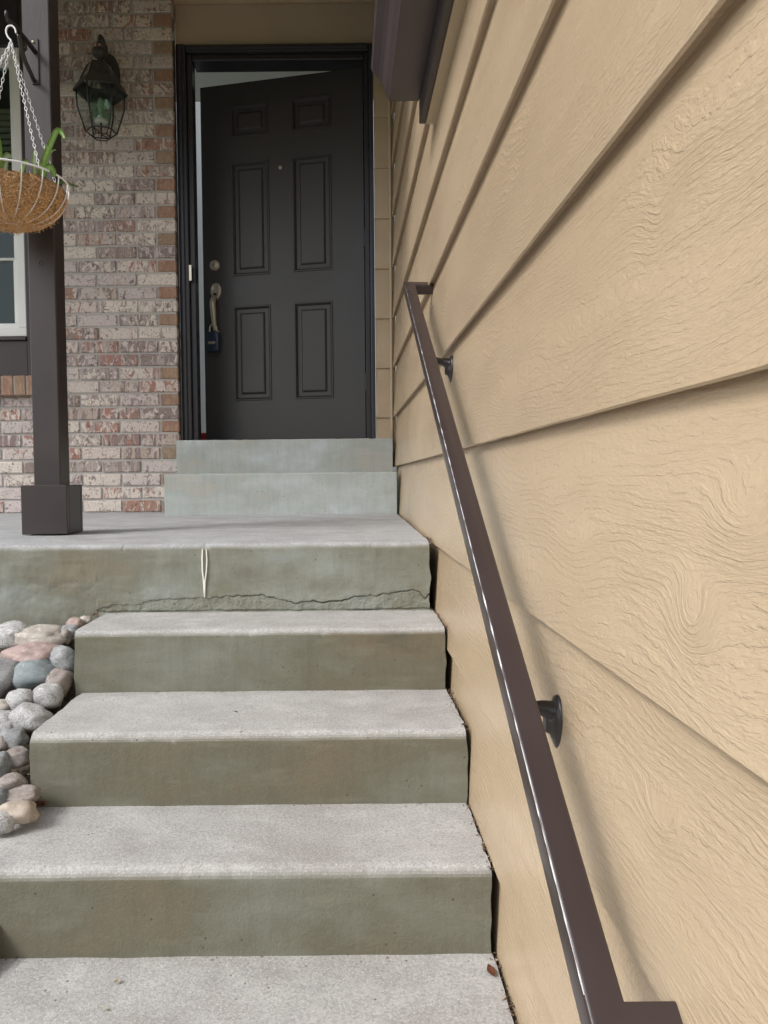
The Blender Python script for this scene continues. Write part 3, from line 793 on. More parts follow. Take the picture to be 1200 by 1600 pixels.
# pale strip of uneven width laid along the upper outer edge
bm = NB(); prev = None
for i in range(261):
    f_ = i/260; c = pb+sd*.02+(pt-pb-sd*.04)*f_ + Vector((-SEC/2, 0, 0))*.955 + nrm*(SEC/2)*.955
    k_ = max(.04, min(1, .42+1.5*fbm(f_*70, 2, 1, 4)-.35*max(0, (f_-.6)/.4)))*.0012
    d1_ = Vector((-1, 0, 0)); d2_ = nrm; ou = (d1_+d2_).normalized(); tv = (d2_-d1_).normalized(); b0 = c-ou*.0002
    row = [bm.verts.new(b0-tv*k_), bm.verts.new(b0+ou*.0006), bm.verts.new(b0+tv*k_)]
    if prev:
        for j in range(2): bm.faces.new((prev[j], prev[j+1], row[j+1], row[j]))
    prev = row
fix(bm); tag(build('pale_edge', bm, simple('pale_strip', (.72, .74, .78), .35, .0, .6), hr), 'pale edge line along the brown rail')
for px, py in ((861, 1128), (698, 577)):
    c = PXW(px, py, WX-.004); rc = on(c.y)
    cz = c.z
    kb = max(k for k in range(len(BUTT)) if ZC+BUTT[k] < cz); fb = (cz-ZC-BUTT[kb])/(BUTT[kb+1]-BUTT[kb]); WXL = X_LIP+.0028+fb*(X_TOP-X_LIP-.0028)
    br = empty('bracket', (WX, c.y, cz)); br.parent = hr; br.matrix_parent_inverse = world_of(hr).inverted()
    # flange: an upright oval plate, domed
    bm = NB(); prev = None
    for sc, xx in ((1, .012), (1, .0035), (.95, .001), (.7, -.002), (.45, -.006), (.36, -.012)):
        rg = [bm.verts.new((WXL+xx-.0062, c.y+.024*sc*math.cos(2*math.pi*k/28), cz+.034*sc*math.sin(2*math.pi*k/28))) for k in range(28)]
        if prev:
            for k in range(28): bm.faces.new((prev[k], prev[(k+1) % 28], rg[(k+1) % 28], rg[k]))
        else: bm.faces.new(rg)
        prev = rg
    bm.faces.new(prev); fix(bm); build('flange', bm, black_iron, br, 'auto')
    # neck flares from the flange and reaches under the rail
    under = rc - nrm*(SEC/2+.001)
    pth = smooth_pts([(WXL-.004, c.y, cz+.012), (WXL-.022, c.y, cz+.018), (WXL-.042, c.y-.001, cz+.022), (under.x+.002, under.y, under.z-.012), (under.x, under.y, under.z+.002)], 5)
    L_ = len(pth)-1
    bm = NB(); tube(bm, pth, [.018-.0095*min(1, 3.2*i/L_)**.6 for i in range(L_+1)], 14); fix(bm); build('neck', bm, black_iron, br, True)
    bm = NB(); q = under-nrm*.001
    v8 = []
    for s1 in (-1, 1):
        for s2 in (-1, 1):
            for s3 in (0, 1): v8.append(bm.verts.new(q + sd*(.022*s1)+Vector((.011*s2, 0, 0))-nrm*(.004*s3)))
    bmesh.ops.convex_hull(bm, input=bm.verts); fix(bm); build('saddle', bm, black_iron, br)
    for dz in (-.024, .024):
        bm = NB(); lathe(bm, [(.0045, .002), (.0045, -.004), (.002, -.0055)], 10, (WXL, c.y, cz+dz), 'X'); fix(bm); build('screw', bm, black_iron, br, True)

# ------------------------------------------------------------------ porch post with its boxed base
DP = 2.56
pxl = (P(52, 750, DP).x + P(35, 60, DP).x)/2; PW = .089
PXc = pxl+PW/2
po = empty('porch_post', (PXc, DP+PW/2, z_land(DP)), 'dark brown square porch post with a boxed base on the concrete landing', 'post')
zbt = P(72, 758, DP-.03).z
bm = NB()
rows = []
for z in frange(zbt-.02, Z_CEIL-.36, .08):
    rg = []
    for (dx, dy) in ((-1,-1), (1,-1), (1,1), (-1,1)):
        for (ax, ay) in (((.004, 0), (0, .004)) if dx*dy > 0 else ((0, .004), (.004, 0))):
            pass
        j = .0008*fbm(z*3+dx, dy*2, 1)
        b_ = .003
        seq = [(dx*(PW/2)+j, dy*(PW/2-b_)+j), (dx*(PW/2-b_)+j, dy*(PW/2)+j)]
        if dx*dy > 0: seq = seq
        else: seq = seq[::-1]
        for (x, y) in seq: rg.append(bm.verts.new((PXc+x, DP+PW/2+y, z)))
    rows.append(rg)
for A, B in zip(rows, rows[1:]):
    for k in range(8): bm.faces.new((A[k], A[(k+1) % 8], B[(k+1) % 8], B[k]))
bm.faces.new(rows[0][::-1]); bm.faces.new(rows[-1]); fix(bm); build('shaft', bm, brown, po)
bx0, bx1 = P(33, 800, DP-.03).x, P(105, 800, DP-.03).x
zg = z_land(DP)+.004
y0, y1 = DP-.03, DP-.03+(bx1-bx0)
for a in ((bx0, bx1, y0, y0+.02), (bx0, bx1, y1-.02, y1), (bx0, bx0+.02, y0+.0205, y1-.0205), (bx1-.02, bx1, y0+.0205, y1-.0205)):
    bm = NB(); box(bm, a[0], a[1], a[2], a[3], zg, zbt, .0025)
    for v in bm.verts: v.co += Vector((fbm(v.co.x*30, v.co.z*30, 1)*.002, fbm(v.co.y*30, v.co.z*30, 5)*.002, fbm(v.co.x*30, v.co.y*30, 9)*.003))
    build('base_board', bm, brown, po)
bm = NB(); box(bm, bx0+.004, bx1-.004, y0+.004, y1-.004, zbt-.012, zbt-.002, .002); build('base_top', bm, brown, po)
# a plugged nail hole left in the face
q = P(64, 411, DP); bm = NB(); tube(bm, [(q.x+.007*math.cos(a), DP-.0008, q.z+.007*math.sin(a)) for a in frange(0, 6.2, .5)], .0011, 5, True); build('filled_hole', bm, brown, po, True)

# ------------------------------------------------------------------ hanging basket bracket on the post
pb_ = empty('plant_bracket', tuple(P(54, 95, DP)), 'black iron scroll bracket screwed to the brown post', 'bracket')
c0 = P(54, 60, DP-.003); c1_ = P(54, 132, DP-.003)
bm = NB(); box(bm, c0.x-.012, c0.x+.012, DP-.005, DP, c1_.z, c0.z, .002); build('back_plate', bm, black_iron, pb_)
for py in (66, 125):
    q = P(52, py, DP-.004); bm = NB(); lathe(bm, [(.005, 0), (.0045, .003), (.001, .004)], 12, (q.x, DP-.005, q.z), 'Y'); fix(bm); build('screw', bm, nickel, pb_, True)
DT = 2.37
tip = P(13, 32, DT); ast = P(54, 80, DP-.005)
bm = NB(); tube(bm, [ast + (tip-ast)*t + Vector((0, 0, .004*math.sin(math.pi*t))) for t in frange(0, 1, .1)], .0078, 8); build('arm', bm, black_iron, pb_, True)
bs = P(53, 126, DP-.006); be = ast+(tip-ast)*.62
dirc = (be-bs)
bm = NB(); tube(bm, smooth_pts([bs, bs+dirc*.25+Vector((0, .004, -.012)), bs+dirc*.6+Vector((0, -.012, -.02)), be+Vector((0, 0, -.004))], 6), .0072, 8); build('brace', bm, black_iron, pb_, True)
bm = NB(); cc = ast+(tip-ast)*.45+Vector((0, 0, -.026))
tube(bm, [cc+Vector((0, math.cos(a)*(.019-.0016*a), math.sin(a)*(.019-.0016*a))) for a in frange(0, 8.5, .3)], .0052, 6); build('scroll', bm, black_iron, pb_, True)
bm = NB(); tube(bm, smooth_pts([tip, tip+Vector((0, -.008, .002)), tip+Vector((0, -.014, .010)), tip+Vector((0, -.012, .020))], 4), [.0062-.0001*i for i in range(13)], 8); build('hook_tip', bm, black_iron, pb_, True)

# ------------------------------------------------------------------ hanging basket
BR_ = .178
bc = P(11, 284, DT); RZ = P(104, 284, DT).z; CXB, CYB = bc.x, DT
BZ = P(13, 351, DT-.01).z
hb = empty('hanging_basket', (CXB, CYB, BZ), 'white wire hanging basket lined with brown coconut fibre, chained to the bracket', 'hanging basket')
bm = NB(); tube(bm, [(CXB+BR_*math.cos(a), CYB+BR_*math.sin(a), RZ) for a in [2*math.pi*i/48 for i in range(48)]], .0030, 8, True); build('rim', bm, white_wire, hb, True)
DEP = RZ-BZ
def bowl(t, a, rr=1.0):      # t 0 rim .. 1 bottom
    rad = BR_*rr*(math.cos(t*math.pi/2)**.72); z = RZ - DEP*rr*(math.sin(t*math.pi/2)**1.05)
    return Vector((CXB+rad*math.cos(a), CYB+rad*math.sin(a), z))
for i in range(18):
    a = 2*math.pi*(i+.3)/18
    bm = NB(); tube(bm, [bowl(t, a) for t in frange(0, .955, .06)], .0019, 6); build('wire', bm, white_wire, hb, True)
bm = NB(); tube(bm, [bowl(.95, 2*math.pi*i/24) for i in range(24)], .0026, 6, True); build('bottom_ring', bm, white_wire, hb, True)
def mat_coir():
    M = Mat('coconut_fibre', Roughness=.95); co = M.coord(); n1 = M.noise(co, 60, 5, .7, 2.5); n2 = M.noise(co, 210, 4, .7, 1)
    c = M.ramp(n1, [(.3, (.40, .23, .11)), (.5, (.62, .39, .20)), (.7, (.74, .52, .30))]); M.col(M.mix(M.ramp(n2, [(.35, .6), (.6, 0)]), c, (.24, .13, .06)))
    M.set(M.b, 'Specular IOR Level', .15); M.bump(M.math('ADD', n1, n2), 1, .008); return M.m
coir = mat_coir()
bm = NB(); rows = []
TS = [i/26 for i in range(27)]; NA = 72
for t in TS:
    rg = []
    for k in range(NA):
        a = 2*math.pi*k/NA; t2 = .12+t*.87
        q = bowl(t2, a, .975); d = Vector((q.x-CXB, q.y-CYB, (q.z-RZ)*1.3)).normalized()
        q += d*(.006*fbm(q.x*26, q.y*26, q.z*26, 4)-.001)
        if t == 0: q.z += .010*fbm(math.cos(a)*3, math.sin(a)*3, 2, 3)
        rg.append(bm.verts.new(q))
    rows.append(rg)
for A, B in zip(rows, rows[1:]):
    for k in range(NA): bm.faces.new((A[k], B[k], B[(k+1) % NA], A[(k+1) % NA]))
bm.faces.new(rows[-1])
# earth surface inside
e0 = [bm.verts.new((v.co.x*.94+CXB*.06, v.co.y*.94+CYB*.06, v.co.z-.02)) for v in rows[0]]
for k in range(NA): bm.faces.new((rows[0][k], rows[0][(k+1) % NA], e0[(k+1) % NA], e0[k]))
bm.faces.new(e0); fix(bm)
liner = build('liner', bm, coir, hb, True)
# loose fibres standing off the liner
bm = NB(); rf = random.Random(3)
for i in range(9000):
    t = .13+.86*math.sqrt(rf.random()); a = rf.uniform(0, 2*math.pi); q = bowl(t, a, .985)
    nn = Vector((q.x-CXB, q.y-CYB, (q.z-RZ)*1.3)).normalized(); tg = nn.orthogonal().normalized(); tg = Matrix.Rotation(rf.uniform(0, 6.28), 3, nn) @ tg
    L_ = rf.uniform(.010, .028); w_ = rf.uniform(.0004, .0008); sidev = nn.cross(tg)*w_
    lift = rf.uniform(.0, .006) if rf.random() < .95 else rf.uniform(.006, .016)
    pts_ = [q-tg*L_*.5-nn*.003, q+nn*lift, q+tg*L_*.5-nn*rf.uniform(-.002, .003)]
    prev = None
    for p_ in pts_:
        pr_ = (bm.verts.new(p_-sidev), bm.verts.new(p_+sidev+nn*w_))
        if prev: bm.faces.new((prev[0], prev[1], pr_[1], pr_[0]))
        prev = pr_
def mat_fibre():
    M = Mat('loose_fibre', Roughness=.9); n1 = M.noise(M.coord(), 130, 3)
    M.col(M.ramp(n1, [(.3, (.50, .28, .12)), (.5, (.74, .45, .21)), (.72, (.86, .62, .35))])); return M.m
tag(build('fibres', bm, mat_fibre(), liner), kind='stuff')
# hook and four chains
hk = tip + Vector((0, -.008, -.004))
hook_b = P(17, 66, DT-.008)
bm = NB(); tube(bm, smooth_pts([P(25, 52, DT-.008), P(23.5, 45, DT-.008), P(18, 40, DT-.008), P(11.5, 42, DT-.008), P(9.5, 49, DT-.008), P(12, 57, DT-.008), hook_b+Vector((0, 0, .006)), hook_b], 5), .0026, 7); build('hook', bm, white_wire, hb, True)
def chain(p0, p1):
    bm = NB(); d = p1-p0; L_ = d.length; t = d.normalized(); n_ = int(L_/.0125); u = t.orthogonal().normalized()
    for i in range(n_):
        c = p0+d*((i+.5)/n_); uu = Matrix.Rotation(math.pi/2*(i % 2)+.5, 3, t) @ u; hl, hw = .0082, .0036
        tube(bm, [c+t*(hl*math.cos(a))+uu*(hw*math.sin(a)) for a in [2*math.pi*k/8 for k in range(8)]], .0011, 4, True)
    return build('chain', bm, white_wire, hb, True)
for ad in (-38, 52, 142, 232):
    a = math.radians(ad); chain(hook_b, Vector((CXB+BR_*math.cos(a), CYB+BR_*math.sin(a), RZ+.002)))

# plant in the basket
def mat_leaf(name, c1, c2):
    M = Mat(name, Roughness=.42); co = M.coord(); n1 = M.noise(co, 25, 3)
    M.col(M.mix(n1, c1, c2)); M.set(M.b, 'Transmission Weight', 0.0); M.set(M.b, 'Subsurface Weight', .15); M.set(M.b, 'Subsurface Radius', (.004, .01, .002)); M.set(M.b, 'Subsurface Scale', .5); return M.m
leaf_m = mat_leaf('strap_leaf', (.20, .36, .07), (.32, .48, .13)); leaf_d = mat_leaf('dark_leaf', (.07, .13, .035), (.13, .20, .06)); leaf_p = mat_leaf('pale_leaf', (.33, .42, .22), (.42, .50, .28))
pl = empty('basket_plant', (CXB, CYB, RZ-.04), 'green strap-leaved plant growing in the coconut-lined hanging basket', 'plant')
def leaf(pts, ws, mt, fold=.25):
    pts = smooth_pts(pts, 5); n_ = len(pts); bm = NB(); prev = None
    for i, p_ in enumerate(pts):
        t = (pts[min(i+1, n_-1)]-pts[max(i-1, 0)]).normalized(); sd_ = t.cross(Vector((0, 1, .15))).normalized(); nn = sd_.cross(t).normalized()
        f_ = i/(n_-1)*(len(ws)-1); k = min(int(f_), len(ws)-2); w_ = (ws[k]+(ws[k+1]-ws[k])*(f_-k))/2
        row = [bm.verts.new(p_-sd_*w_-nn*w_*fold), bm.verts.new(p_), bm.verts.new(p_+sd_*w_-nn*w_*fold)]
        if prev:
            for j in range(2): bm.faces.new((prev[j], prev[j+1], row[j+1], row[j]))
        prev = row
    bmesh.ops.solidify(bm, geom=list(bm.faces), thickness=.0012)
    fix(bm); return build('leaf', bm, mt, pl, True)
dn = DT-.10
leaf([P(62, 290, dn+.03), P(66, 262, dn+.01), P(74, 238, dn), P(84, 214, dn), P(90, 204, dn), P(96, 207, dn), P(101, 217, dn-.01)], [.019, .019, .019, .018, .016, .014, .008], leaf_m)
leaf([P(54, 285, dn+.03), P(54, 262, dn+.02), P(54, 244, dn+.02), P(54, 236, dn+.02)], [.014, .015, .015, .014], leaf_p)
leaf([P(70, 270, dn+.05), P(76, 245, dn+.05), P(82, 236, dn+.05), P(88, 234, dn+.05)], [.008, .008, .006, .002], leaf_m)
leaf([P(64, 300, dn+.03), P(70, 268, dn+.03), P(78, 262, dn+.02), P(84, 270, dn+.02), P(85, 277, dn+.02)], [.012, .02, .022, .018, .006], leaf_m)
leaf([P(30, 290, dn+.02), P(38, 256, dn+.03), P(42, 252, dn+.03), P(46, 257, dn+.03)], [.012, .013, .010, .003], leaf_m)
leaf([P(8, 290, dn+.03), P(9, 252, dn+.02), P(12, 242, dn+.02), P(19, 248, dn+.02)], [.014, .018, .016, .004], leaf_p)
leaf([P(60, 300, DT+.1), P(96, 285, DT+.13), P(112, 289, DT+.13), P(124, 292, DT+.13)], [.008, .010, .008, .002], leaf_d)
leaf([P(60, 300, DT+.1), P(94, 300, DT+.10), P(99, 308, DT+.10), P(103, 316, DT+.10)], [.008, .010, .008, .002], leaf_d)
leaf([P(60, 300, DT+.1), P(90, 305, DT+.08), P(93, 320, DT+.08), P(96, 337, DT+.08)], [.008, .010, .012, .004], leaf_m)
for k in range(6):
    a = 2.2+k*.55; s = Vector((CXB+.06*math.cos(a), CYB+.06*math.sin(a), RZ-.03)); e = Vector((CXB+.14*math.cos(a), CYB+.14*math.sin(a), RZ+.05+.02*(k % 3)))
    leaf([s, (s+e)/2+Vector((0, 0, .03)), e, e+Vector((.03*math.cos(a), .03*math.sin(a), -.02))], [.012, .016, .013, .003], leaf_m)

# ------------------------------------------------------------------ wall lantern
DL = 3.79
lc = P(157, 150, DL); LX = lc.x
def lz(py): return P(157, py, DL).z
ln = empty('wall_lantern', (LX, DL, lz(220)), 'black six-sided carriage lantern with clear glass on the brick wall', 'lantern')
def hexring(r, z, rot=math.radians(15)): return [Vector((LX+r*math.cos(rot+i*math.pi/3), DL+r*math.sin(rot+i*math.pi/3), z)) for i in range(6)]
def hexlathe(prof, name, mat, parent=ln):
    bm = NB(); prev = None
    for r_, z in prof:
        rg = [bm.verts.new(p) for p in hexring(r_, z)]
        if prev:
            for i in range(6): bm.faces.new((prev[i], prev[(i+1) % 6], rg[(i+1) % 6], rg[i]))
        else: bm.faces.new(rg[::-1])
        prev = rg
    bm.faces.new(prev); fix(bm); return build(name, bm, mat, parent)
def hexsheet(ra, za, rb, zb, name, mat, th_=.003, parent=ln):
    bm = NB(); A = [bm.verts.new(p) for p in hexring(ra, za)]; B = [bm.verts.new(p) for p in hexring(rb, zb)]
    for i in range(6): bm.faces.new((A[i], A[(i+1) % 6], B[(i+1) % 6], B[i]))
    fix(bm)
    if th_: bmesh.ops.solidify(bm, geom=list(bm.faces), thickness=th_); fix(bm)
    return build(name, bm, mat, parent)
cap = hexsheet(.130, lz(145), .092, lz(126), 'cap_skirt', lantern_iron)
hexlathe([(.058, lz(104.5)), (.058, lz(102.5)), (.045, lz(101))], 'cap_top', lantern_iron)
RA, RB = hexring(.091, lz(126.5)), hexring(.057, lz(103.5))
for i in range(6):
    A, B, C_, D_ = RA[i], RB[i], RA[(i+1) % 6], RB[(i+1) % 6]
    bm = NB(); tube(bm, [A, B], .0042, 5); build('cap_rib', bm, lantern_iron, cap)
    bm = NB(); bm.faces.new([bm.verts.new(q) for q in (A, C_, D_, B)]); build('cap_pane', bm, smoke_glass, cap)
fz = lz(82)
bm = NB(); lathe(bm, [(.012, lz(102)), (.022, lz(99)), (.010, lz(95)), (.014, lz(92)), (.030, lz(88)), (.037, lz(83)), (.033, lz(78)), (.018, lz(75)), (.006, lz(73))], 20, (LX, DL, 0)); fix(bm); build('finial', bm, lantern_iron, ln, True)
bm = NB(); cz_ = lz(69)
tube(bm, [(LX+.012*math.cos(a), DL, cz_+.014*math.sin(a)) for a in frange(0, 6.0, .4)], .003, 6, True); build('ring', bm, lantern_iron, ln, True)
TOP = hexring(.112, lz(143.5)); MIDR = hexring(.108, lz(170)); LOW = hexring(.073, lz(207)); BOT = hexring(.046, lz(214))
for i in range(6):
    j = (i+1) % 6
    bm = NB(); tube(bm, [TOP[i], MIDR[i], LOW[i]], .0042, 6); build('bar', bm, lantern_iron, ln, True)
    bm = NB()
    a = [bm.verts.new(v) for v in (TOP[i], TOP[j], MIDR[j], MIDR[i])]; b2 = [bm.verts.new(v) for v in (LOW[j], LOW[i])]
    bm.faces.new(a); bm.faces.new((a[3], a[2], b2[0], b2[1])); build('pane', bm, lamp_glass, ln)
    bm = NB(); tube(bm, [LOW[i], LOW[j]], .0036, 5); tube(bm, [LOW[i], BOT[i]], .003, 5); build('bottom_bar', bm, lantern_iron, ln, True)
bm = NB(); rg = [bm.verts.new(v) for v in BOT]; tube(bm, BOT, .003, 5, True); build('bottom_ring', bm, lantern_iron, ln, True)
# chimney glass and lamp holder
bm = NB(); lathe(bm, [(.045, lz(190)), (.050, lz(176)), (.044, lz(160)), (.036, lz(150))], 24, (LX, DL, 0), close=False); fix(bm); build('chimney', bm, mat_glass('green_chimney_glass', (.62, .80, .68), .12), ln, True)
bm = NB(); lathe(bm, [(.030, lz(192)), (.032, lz(188)), (.012, lz(186)), (.011, lz(174)), (.018, lz(166)), (.014, lz(157)), (.003, lz(152))], 18, (LX, DL, 0)); fix(bm); build('lamp_holder', bm, simple('pale_bulb', (.55, .58, .52), .2), ln, True)
bm = NB(); tube(bm, [(LX, DL, lz(192)), (LX, DL, lz(214))], .005, 8); tube(bm, [LOW[1], (LX, DL, lz(210)), LOW[4]], .003, 6); build('stem', bm, lantern_iron, ln, True)
# wall plate and arm
wp = P(181, 118, D_BRICK-.01); WPX = LX
bm = NB(); prev = None
for sc, yy in ((1, 0), (1, -.010), (.85, -.018), (.4, -.022)):
    rg = [bm.verts.new((WPX+.055*sc*math.cos(2*math.pi*k/24), D_BRICK-.004+yy, wp.z+.105*sc*math.sin(2*math.pi*k/24))) for k in range(24)]
    if prev:
        for k in range(24): bm.faces.new((prev[k], prev[(k+1) % 24], rg[(k+1) % 24], rg[k]))
    prev = rg
bm.faces.new(prev); fix(bm); build('wall_plate', bm, lantern_iron, ln, 'auto')
arm = smooth_pts([(WPX, D_BRICK-.02, wp.z-.02), (WPX, D_BRICK-.055, wp.z+.03), (WPX, D_BRICK-.06, wp.z+.11), (WPX, D_BRICK-.07, lz(60)), (WPX, D_BRICK-.10, lz(51)), (WPX, DL+.012, lz(54)), (WPX, DL, lz(63)), (WPX, DL+.006, lz(66))], 5)
bm = NB(); tube(bm, arm, [.013-.00018*i for i in range(len(arm))], 10); fix(bm); build('arm', bm, lantern_iron, ln, True)

# ------------------------------------------------------------------ rock bed left of the steps
def bed_D(py): 
    tb = [(940, 2.25), (970, 2.14), (1020, 2.03), (1060, 1.95), (1120, 1.82), (1180, 1.70), (1230, 1.58), (1285, 1.47), (1400, 1.25)]
    for (a, b_), (c, d) in zip(tb, tb[1:]):
        if a <= py <= c: return b_+(d-b_)*(py-a)/(c-a)
    return tb[-1][1]
bed = [(P(40, py, bed_D(py)).y, P(40, py, bed_D(py)).z) for py in (960, 1000, 1050, 1100, 1150, 1200, 1250, 1290)]
def bed_z(D):
    if D >= bed[0][0]: return bed[0][1]
    for (a, za), (c, zc_) in zip(bed, bed[1:]):
        if c <= D <= a: return zc_+(za-zc_)*(D-c)/(a-c)
    return max(G0-.0, bed[-1][1]-(bed[-1][0]-D)*.5)
bm = NB(); rows = []
for y in frange(.6, D1+.12, .03):
    rows.append([bm.verts.new((x, y, bed_z(y)-.055+.012*fbm(x*14, y*14, 1, 3))) for x in frange(-3.2, -.62, .03)])
for A, B in zip(rows, rows[1:]):
    for i in range(len(A)-1): bm.faces.new((A[i], B[i], B[i+1], A[i+1]))
fix(bm)
for fc in bm.faces:
    if fc.normal.z < 0: fc.normal_flip()
tag(build('soil_bed', bm, soil, None, True), kind='structure')
RM = {'white': mat_rock('granite_white', (.37, .37, .365), (.50, .50, .495), (.12, .12, .12), .7, 130),
      'beige': mat_rock('beige_stone', (.38, .35, .31), (.47, .44, .40), (.34, .28, .22), .35, 40),
      'pink': mat_rock('pink_stone', (.36, .27, .245), (.45, .35, .325), (.28, .20, .18), .3, 40),
      'blue': mat_rock('blue_stone', (.19, .225, .24), (.28, .315, .33), (.16, .19, .20), .3, 40),
      'grey': mat_rock('grey_stone', (.25, .26, .27), (.36, .37, .375), (.16, .16, .16), .5),
      'brown': mat_rock('brown_stone', (.24, .21, .19), (.33, .295, .27), (.16, .13, .11), .45),
      'tan': mat_rock('tan_stone', (.39, .33, .275), (.47, .41, .345), (.33, .24, .17), .4)}
def rock_mesh(sx, sy, sz, seed, mat, sub=3):
    bm = NB(); bmesh.ops.create_icosphere(bm, subdivisions=sub, radius=1)
    for v in bm.verts:
        n_ = v.co.normalized()
        k = 1+.34*noise.noise(n_*1.3+Vector((seed*3.1, 0, 0)))+.15*noise.noise(n_*2.4+Vector((0, seed*1.7, 0)))+.015*noise.noise(n_*7+Vector((seed, 3, 0)))
        q = n_*k
        q = Vector([math.copysign(abs(c_)**.88, c_) for c_ in q])
        v.co = Vector((q.x*sx, q.y*sy, q.z*sz))
    me = bpy.data.meshes.new('river_rock'); bm.to_mesh(me); bm.free(); me.materials.append(mat)
    for p_ in me.polygons: p_.use_smooth = True
    return me
ROCKS = [  # px, py, width, height, kind, label
 (21, 994, 56, 42, 'white', 'large white speckled granite rock against the landing front'),
 (65, 993, 74, 31, 'beige', 'long pale beige rock lying just under the landing'),
 (57, 1021, 76, 36, 'pink', 'broad smooth pink rock between the beige and blue rocks'),
 (52, 1053, 58, 46, 'blue', 'smooth blue-grey rock resting against the pink rock'),
 (99, 1032, 38, 46, 'grey', 'light grey rock touching the side of the top step'),
 (92, 1068, 36, 44, 'brown', 'brownish grey rock between the blue rock and the step'),
 (2, 1061, 46, 56, 'grey', 'large plain grey rock left of the blue-grey rock'),
 (75, 1089, 42, 40, 'white', 'rounded white speckled rock below the brownish rock'),
 (33, 1095, 38, 40, 'white', 'pale speckled rock beside the rounded white one'),
 (49, 1121, 58, 36, 'white', 'dark-veined speckled rock at the corner of the middle step'),
 (4, 1103, 24, 20, 'beige', 'small pale rock tucked beside the pale speckled rock'),
 (8, 1128, 34, 38, 'white', 'upright speckled rock next to the dark-veined rock'),
 (20, 1154, 40, 36, 'grey', 'light grey rock beside the riser of the middle step'),
 (26, 1184, 38, 32, 'brown', 'brown-grey rock under the light grey rock by the riser'),
 (19, 1222, 40, 25, 'brown', 'mottled brown rock lying above the two tan rocks'),
 (33, 1243, 52, 21, 'brown', 'flat brown-grey rock stacked on the tan rock'),
 (30, 1269, 53, 34, 'tan', 'rounded tan rock sitting on the edge of the lower tread'),
 (2, 1286, 34, 32, 'white', 'white speckled rock beside the tan rock on the tread'),
 (12, 1026, 26, 20, 'brown', 'small brown rock left of the pink rock'),
 (108, 987, 30, 20, 'grey', 'grey rock in the corner under the small pinkish rock'),
 (118, 974, 24, 18, 'pink', 'small pinkish rock in the corner by the top step'),
 (133, 969, 17, 13, 'beige', 'tiny pale rock at the end of the crack'),
 (103, 994, 15, 26, 'brown', 'narrow brown rock standing beside the beige rock'),
 (2, 1196, 26, 44, 'grey', 'grey rock half hidden beside the brown-grey rock'),
 (-2, 1252, 26, 40, 'blue', 'bluish rock left of the flat brown-grey rock'),
 (2, 1160, 24, 30, 'brown', 'dull brown rock behind the light grey rock by the riser'),
]
rocks_placed = []
for i, (px, py, w_, h_, kd, lab) in enumerate(ROCKS):
    D = bed_D(py); s = D/FPX
    sx, sz = w_*s/2*1.14, h_*s/2*1.0; sy = max(.8*sx, .95*sz)
    c = P(px, py, D)
    o = link('river_rock', rock_mesh(sx, sy, sz, i+1.3, RM[kd]), None, c)
    o.rotation_euler = (random.uniform(-.15, .15), random.uniform(-.18, .18), random.uniform(-.2, .2))
    tag(o, lab, 'rock', 'river rocks beside the steps'); rocks_placed.append((c, max(sx, sz)))
rr_ = random.Random(21)
small_meshes = [rock_mesh(1, rr_.uniform(.75, 1), rr_.uniform(.6, .8), 50+i, RM[k], 2) for i, k in enumerate(('grey', 'brown', 'white', 'beige', 'tan', 'grey'))]
cnt = 0
for tries in range(600):
    x = rr_.uniform(-2.1, -.72); y = rr_.uniform(1.36, 2.14); inview = x > -538/1200*y-.02
    if y < D3+.02 and x > -.74: continue
    if y < D4+.14 and x > -.86: continue
    s = rr_.uniform(.022, .036) if inview else rr_.uniform(.036, .062)
    z = bed_z(y)-(.042 if inview else .02)
    c = Vector((x, y, z))
    if any((c-q).length < (s+t_)*(.78 if inview else .95) for q, t_ in rocks_placed): continue
    ki = rr_.randrange(6); o = link('river_rock', small_meshes[ki], None, c); o.scale = (s, s, s); o.rotation_euler = (rr_.uniform(-.3, .3), rr_.uniform(-.3, .3), rr_.uniform(0, 6.28))
    lab = 'small river rock wedged low between larger rocks beside the steps' if inview else 'rounded %s river rock further along the bed under the landing front' % ('grey', 'brown', 'speckled white', 'beige', 'tan', 'dark grey')[ki]
    tag(o, lab, 'rock', 'small filler rocks in the bed' if inview else '%s river rocks further along the bed' % ('grey', 'brown', 'speckled white', 'beige', 'tan', 'dark grey')[ki])
    rocks_placed.append((c, s)); cnt += 1
    if cnt > 44: break

# ------------------------------------------------------------------ fallen leaves and grit
leafb = simple('dry_leaf', (.22, .09, .05), .7)
def dead(px, py, zsurf, size, rot, lab, mt=leafb, curl=.35):
    c = PZ(px, py, zsurf); bm = NB(); prev = None; n_ = 6
    for i in range(n_+1):
        u = i/n_; w_ = size*.32*math.sin(math.pi*min(1, u*.94+.04))
        z = size*curl*(u-.5)**2+.0035
        row = [bm.verts.new((size*(u-.5), s_*w_, z+abs(s_)*size*.14)) for s_ in (-1, 0, 1)]
        if prev:
            for j in range(2): bm.faces.new((prev[j], prev[j+1], row[j+1], row[j]))
        prev = row
    bmesh.ops.solidify(bm, geom=list(bm.faces), thickness=.0006); fix(bm)
    o = build('dead_leaf', bm, mt, None, True, c); o.rotation_euler = (random.uniform(-.2, .2), random.uniform(-.3, .3), rot)
    tag(o, lab, 'leaf'); return o
dead(767, 1521, G0, .024, 1.9, 'curled red-brown dead leaf on the walkway by the siding')
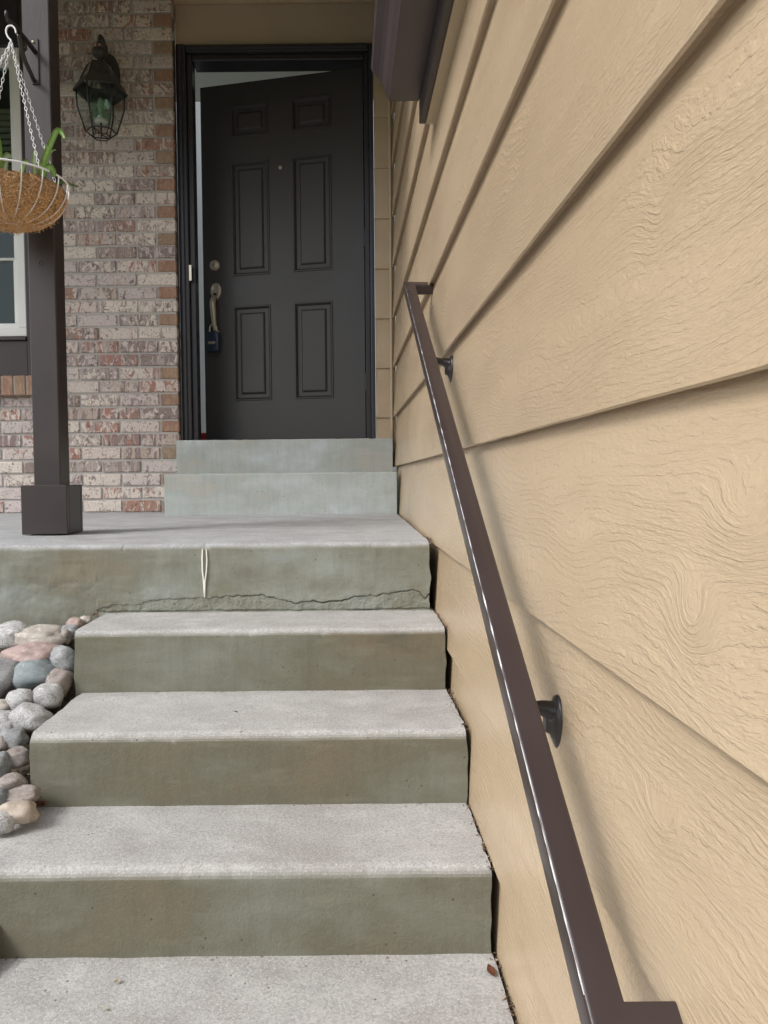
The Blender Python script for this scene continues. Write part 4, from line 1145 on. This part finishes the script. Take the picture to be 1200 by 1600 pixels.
dead(729, 1249, T4, .014, .3, 'tiny brown dead leaf in the corner at the back of a tread')
dead(62, 1262, T4+.004, .040, 2.6, 'crumpled brown dead leaf behind the tan rock')
dead(150, 962, T2+.002, .018, .8, 'dark red dead leaf scrap at the end of the crack')
dead(368, 1115, T3, .009, .7, 'dark leaf crumb in the middle of a tread', simple('dark_crumb', (.05, .04, .03), .8))
dead(183, 1537, G0, .012, .6, 'pale straw scrap on the walkway', simple('straw', (.60, .52, .36), .7))
dead(165, 1580, G0, .010, 2.2, 'pale petal lying on the walkway', simple('petal', (.70, .68, .55), .7))
# grit and needles fallen into the gap by the wall
bm = NB(); rg_ = random.Random(5)
def crumb(c, s):
    vs_ = [bm.verts.new(c+Vector((rg_.uniform(-s, s), rg_.uniform(-s, s), rg_.uniform(-s*.5, s*.6)))) for _ in range(4)]
    for a in ((0, 1, 2), (0, 2, 3), (0, 3, 1), (1, 3, 2)): bm.faces.new([vs_[k] for k in a])
for i in range(1500):
    y = rg_.uniform(.7, D1+.2); z = T5 if y < D4 else T4 if y < D3 else T3 if y < D2 else T2 if y < D1 else Z_L
    crumb(Vector((XR+.004+rg_.gauss(0, .005), y, z+rg_.uniform(-.012, .003))), rg_.uniform(.001, .0045))
for i in range(260):
    x = rg_.uniform(-.75, .24); Df, zt = rg_.choice(((D1, T2), (D2, T3), (D3, T4), (D4, T5)))
    crumb(Vector((x, Df-abs(rg_.gauss(0, .012))-.004, zt+.001)), rg_.uniform(.0008, .0028))
# litter between the rocks
for i in range(900):
    y = rg_.uniform(1.4, 2.12); x = rg_.uniform(-1.0, -.68); crumb(Vector((x, y, bed_z(y)-.03+rg_.uniform(-.02, .012))), rg_.uniform(.002, .007))
fix(bm)
def mat_debris():
    M = Mat('grit', Roughness=.95); n1 = M.noise(M.coord(), 120, 2)
    M.col(M.ramp(n1, [(.35, (.05, .035, .025)), (.5, (.16, .10, .06)), (.65, (.30, .25, .19))])); return M.m
tag(build('grit', bm, mat_debris()), 'dark grit and needles along the gap between steps and siding', 'debris', kind='stuff')
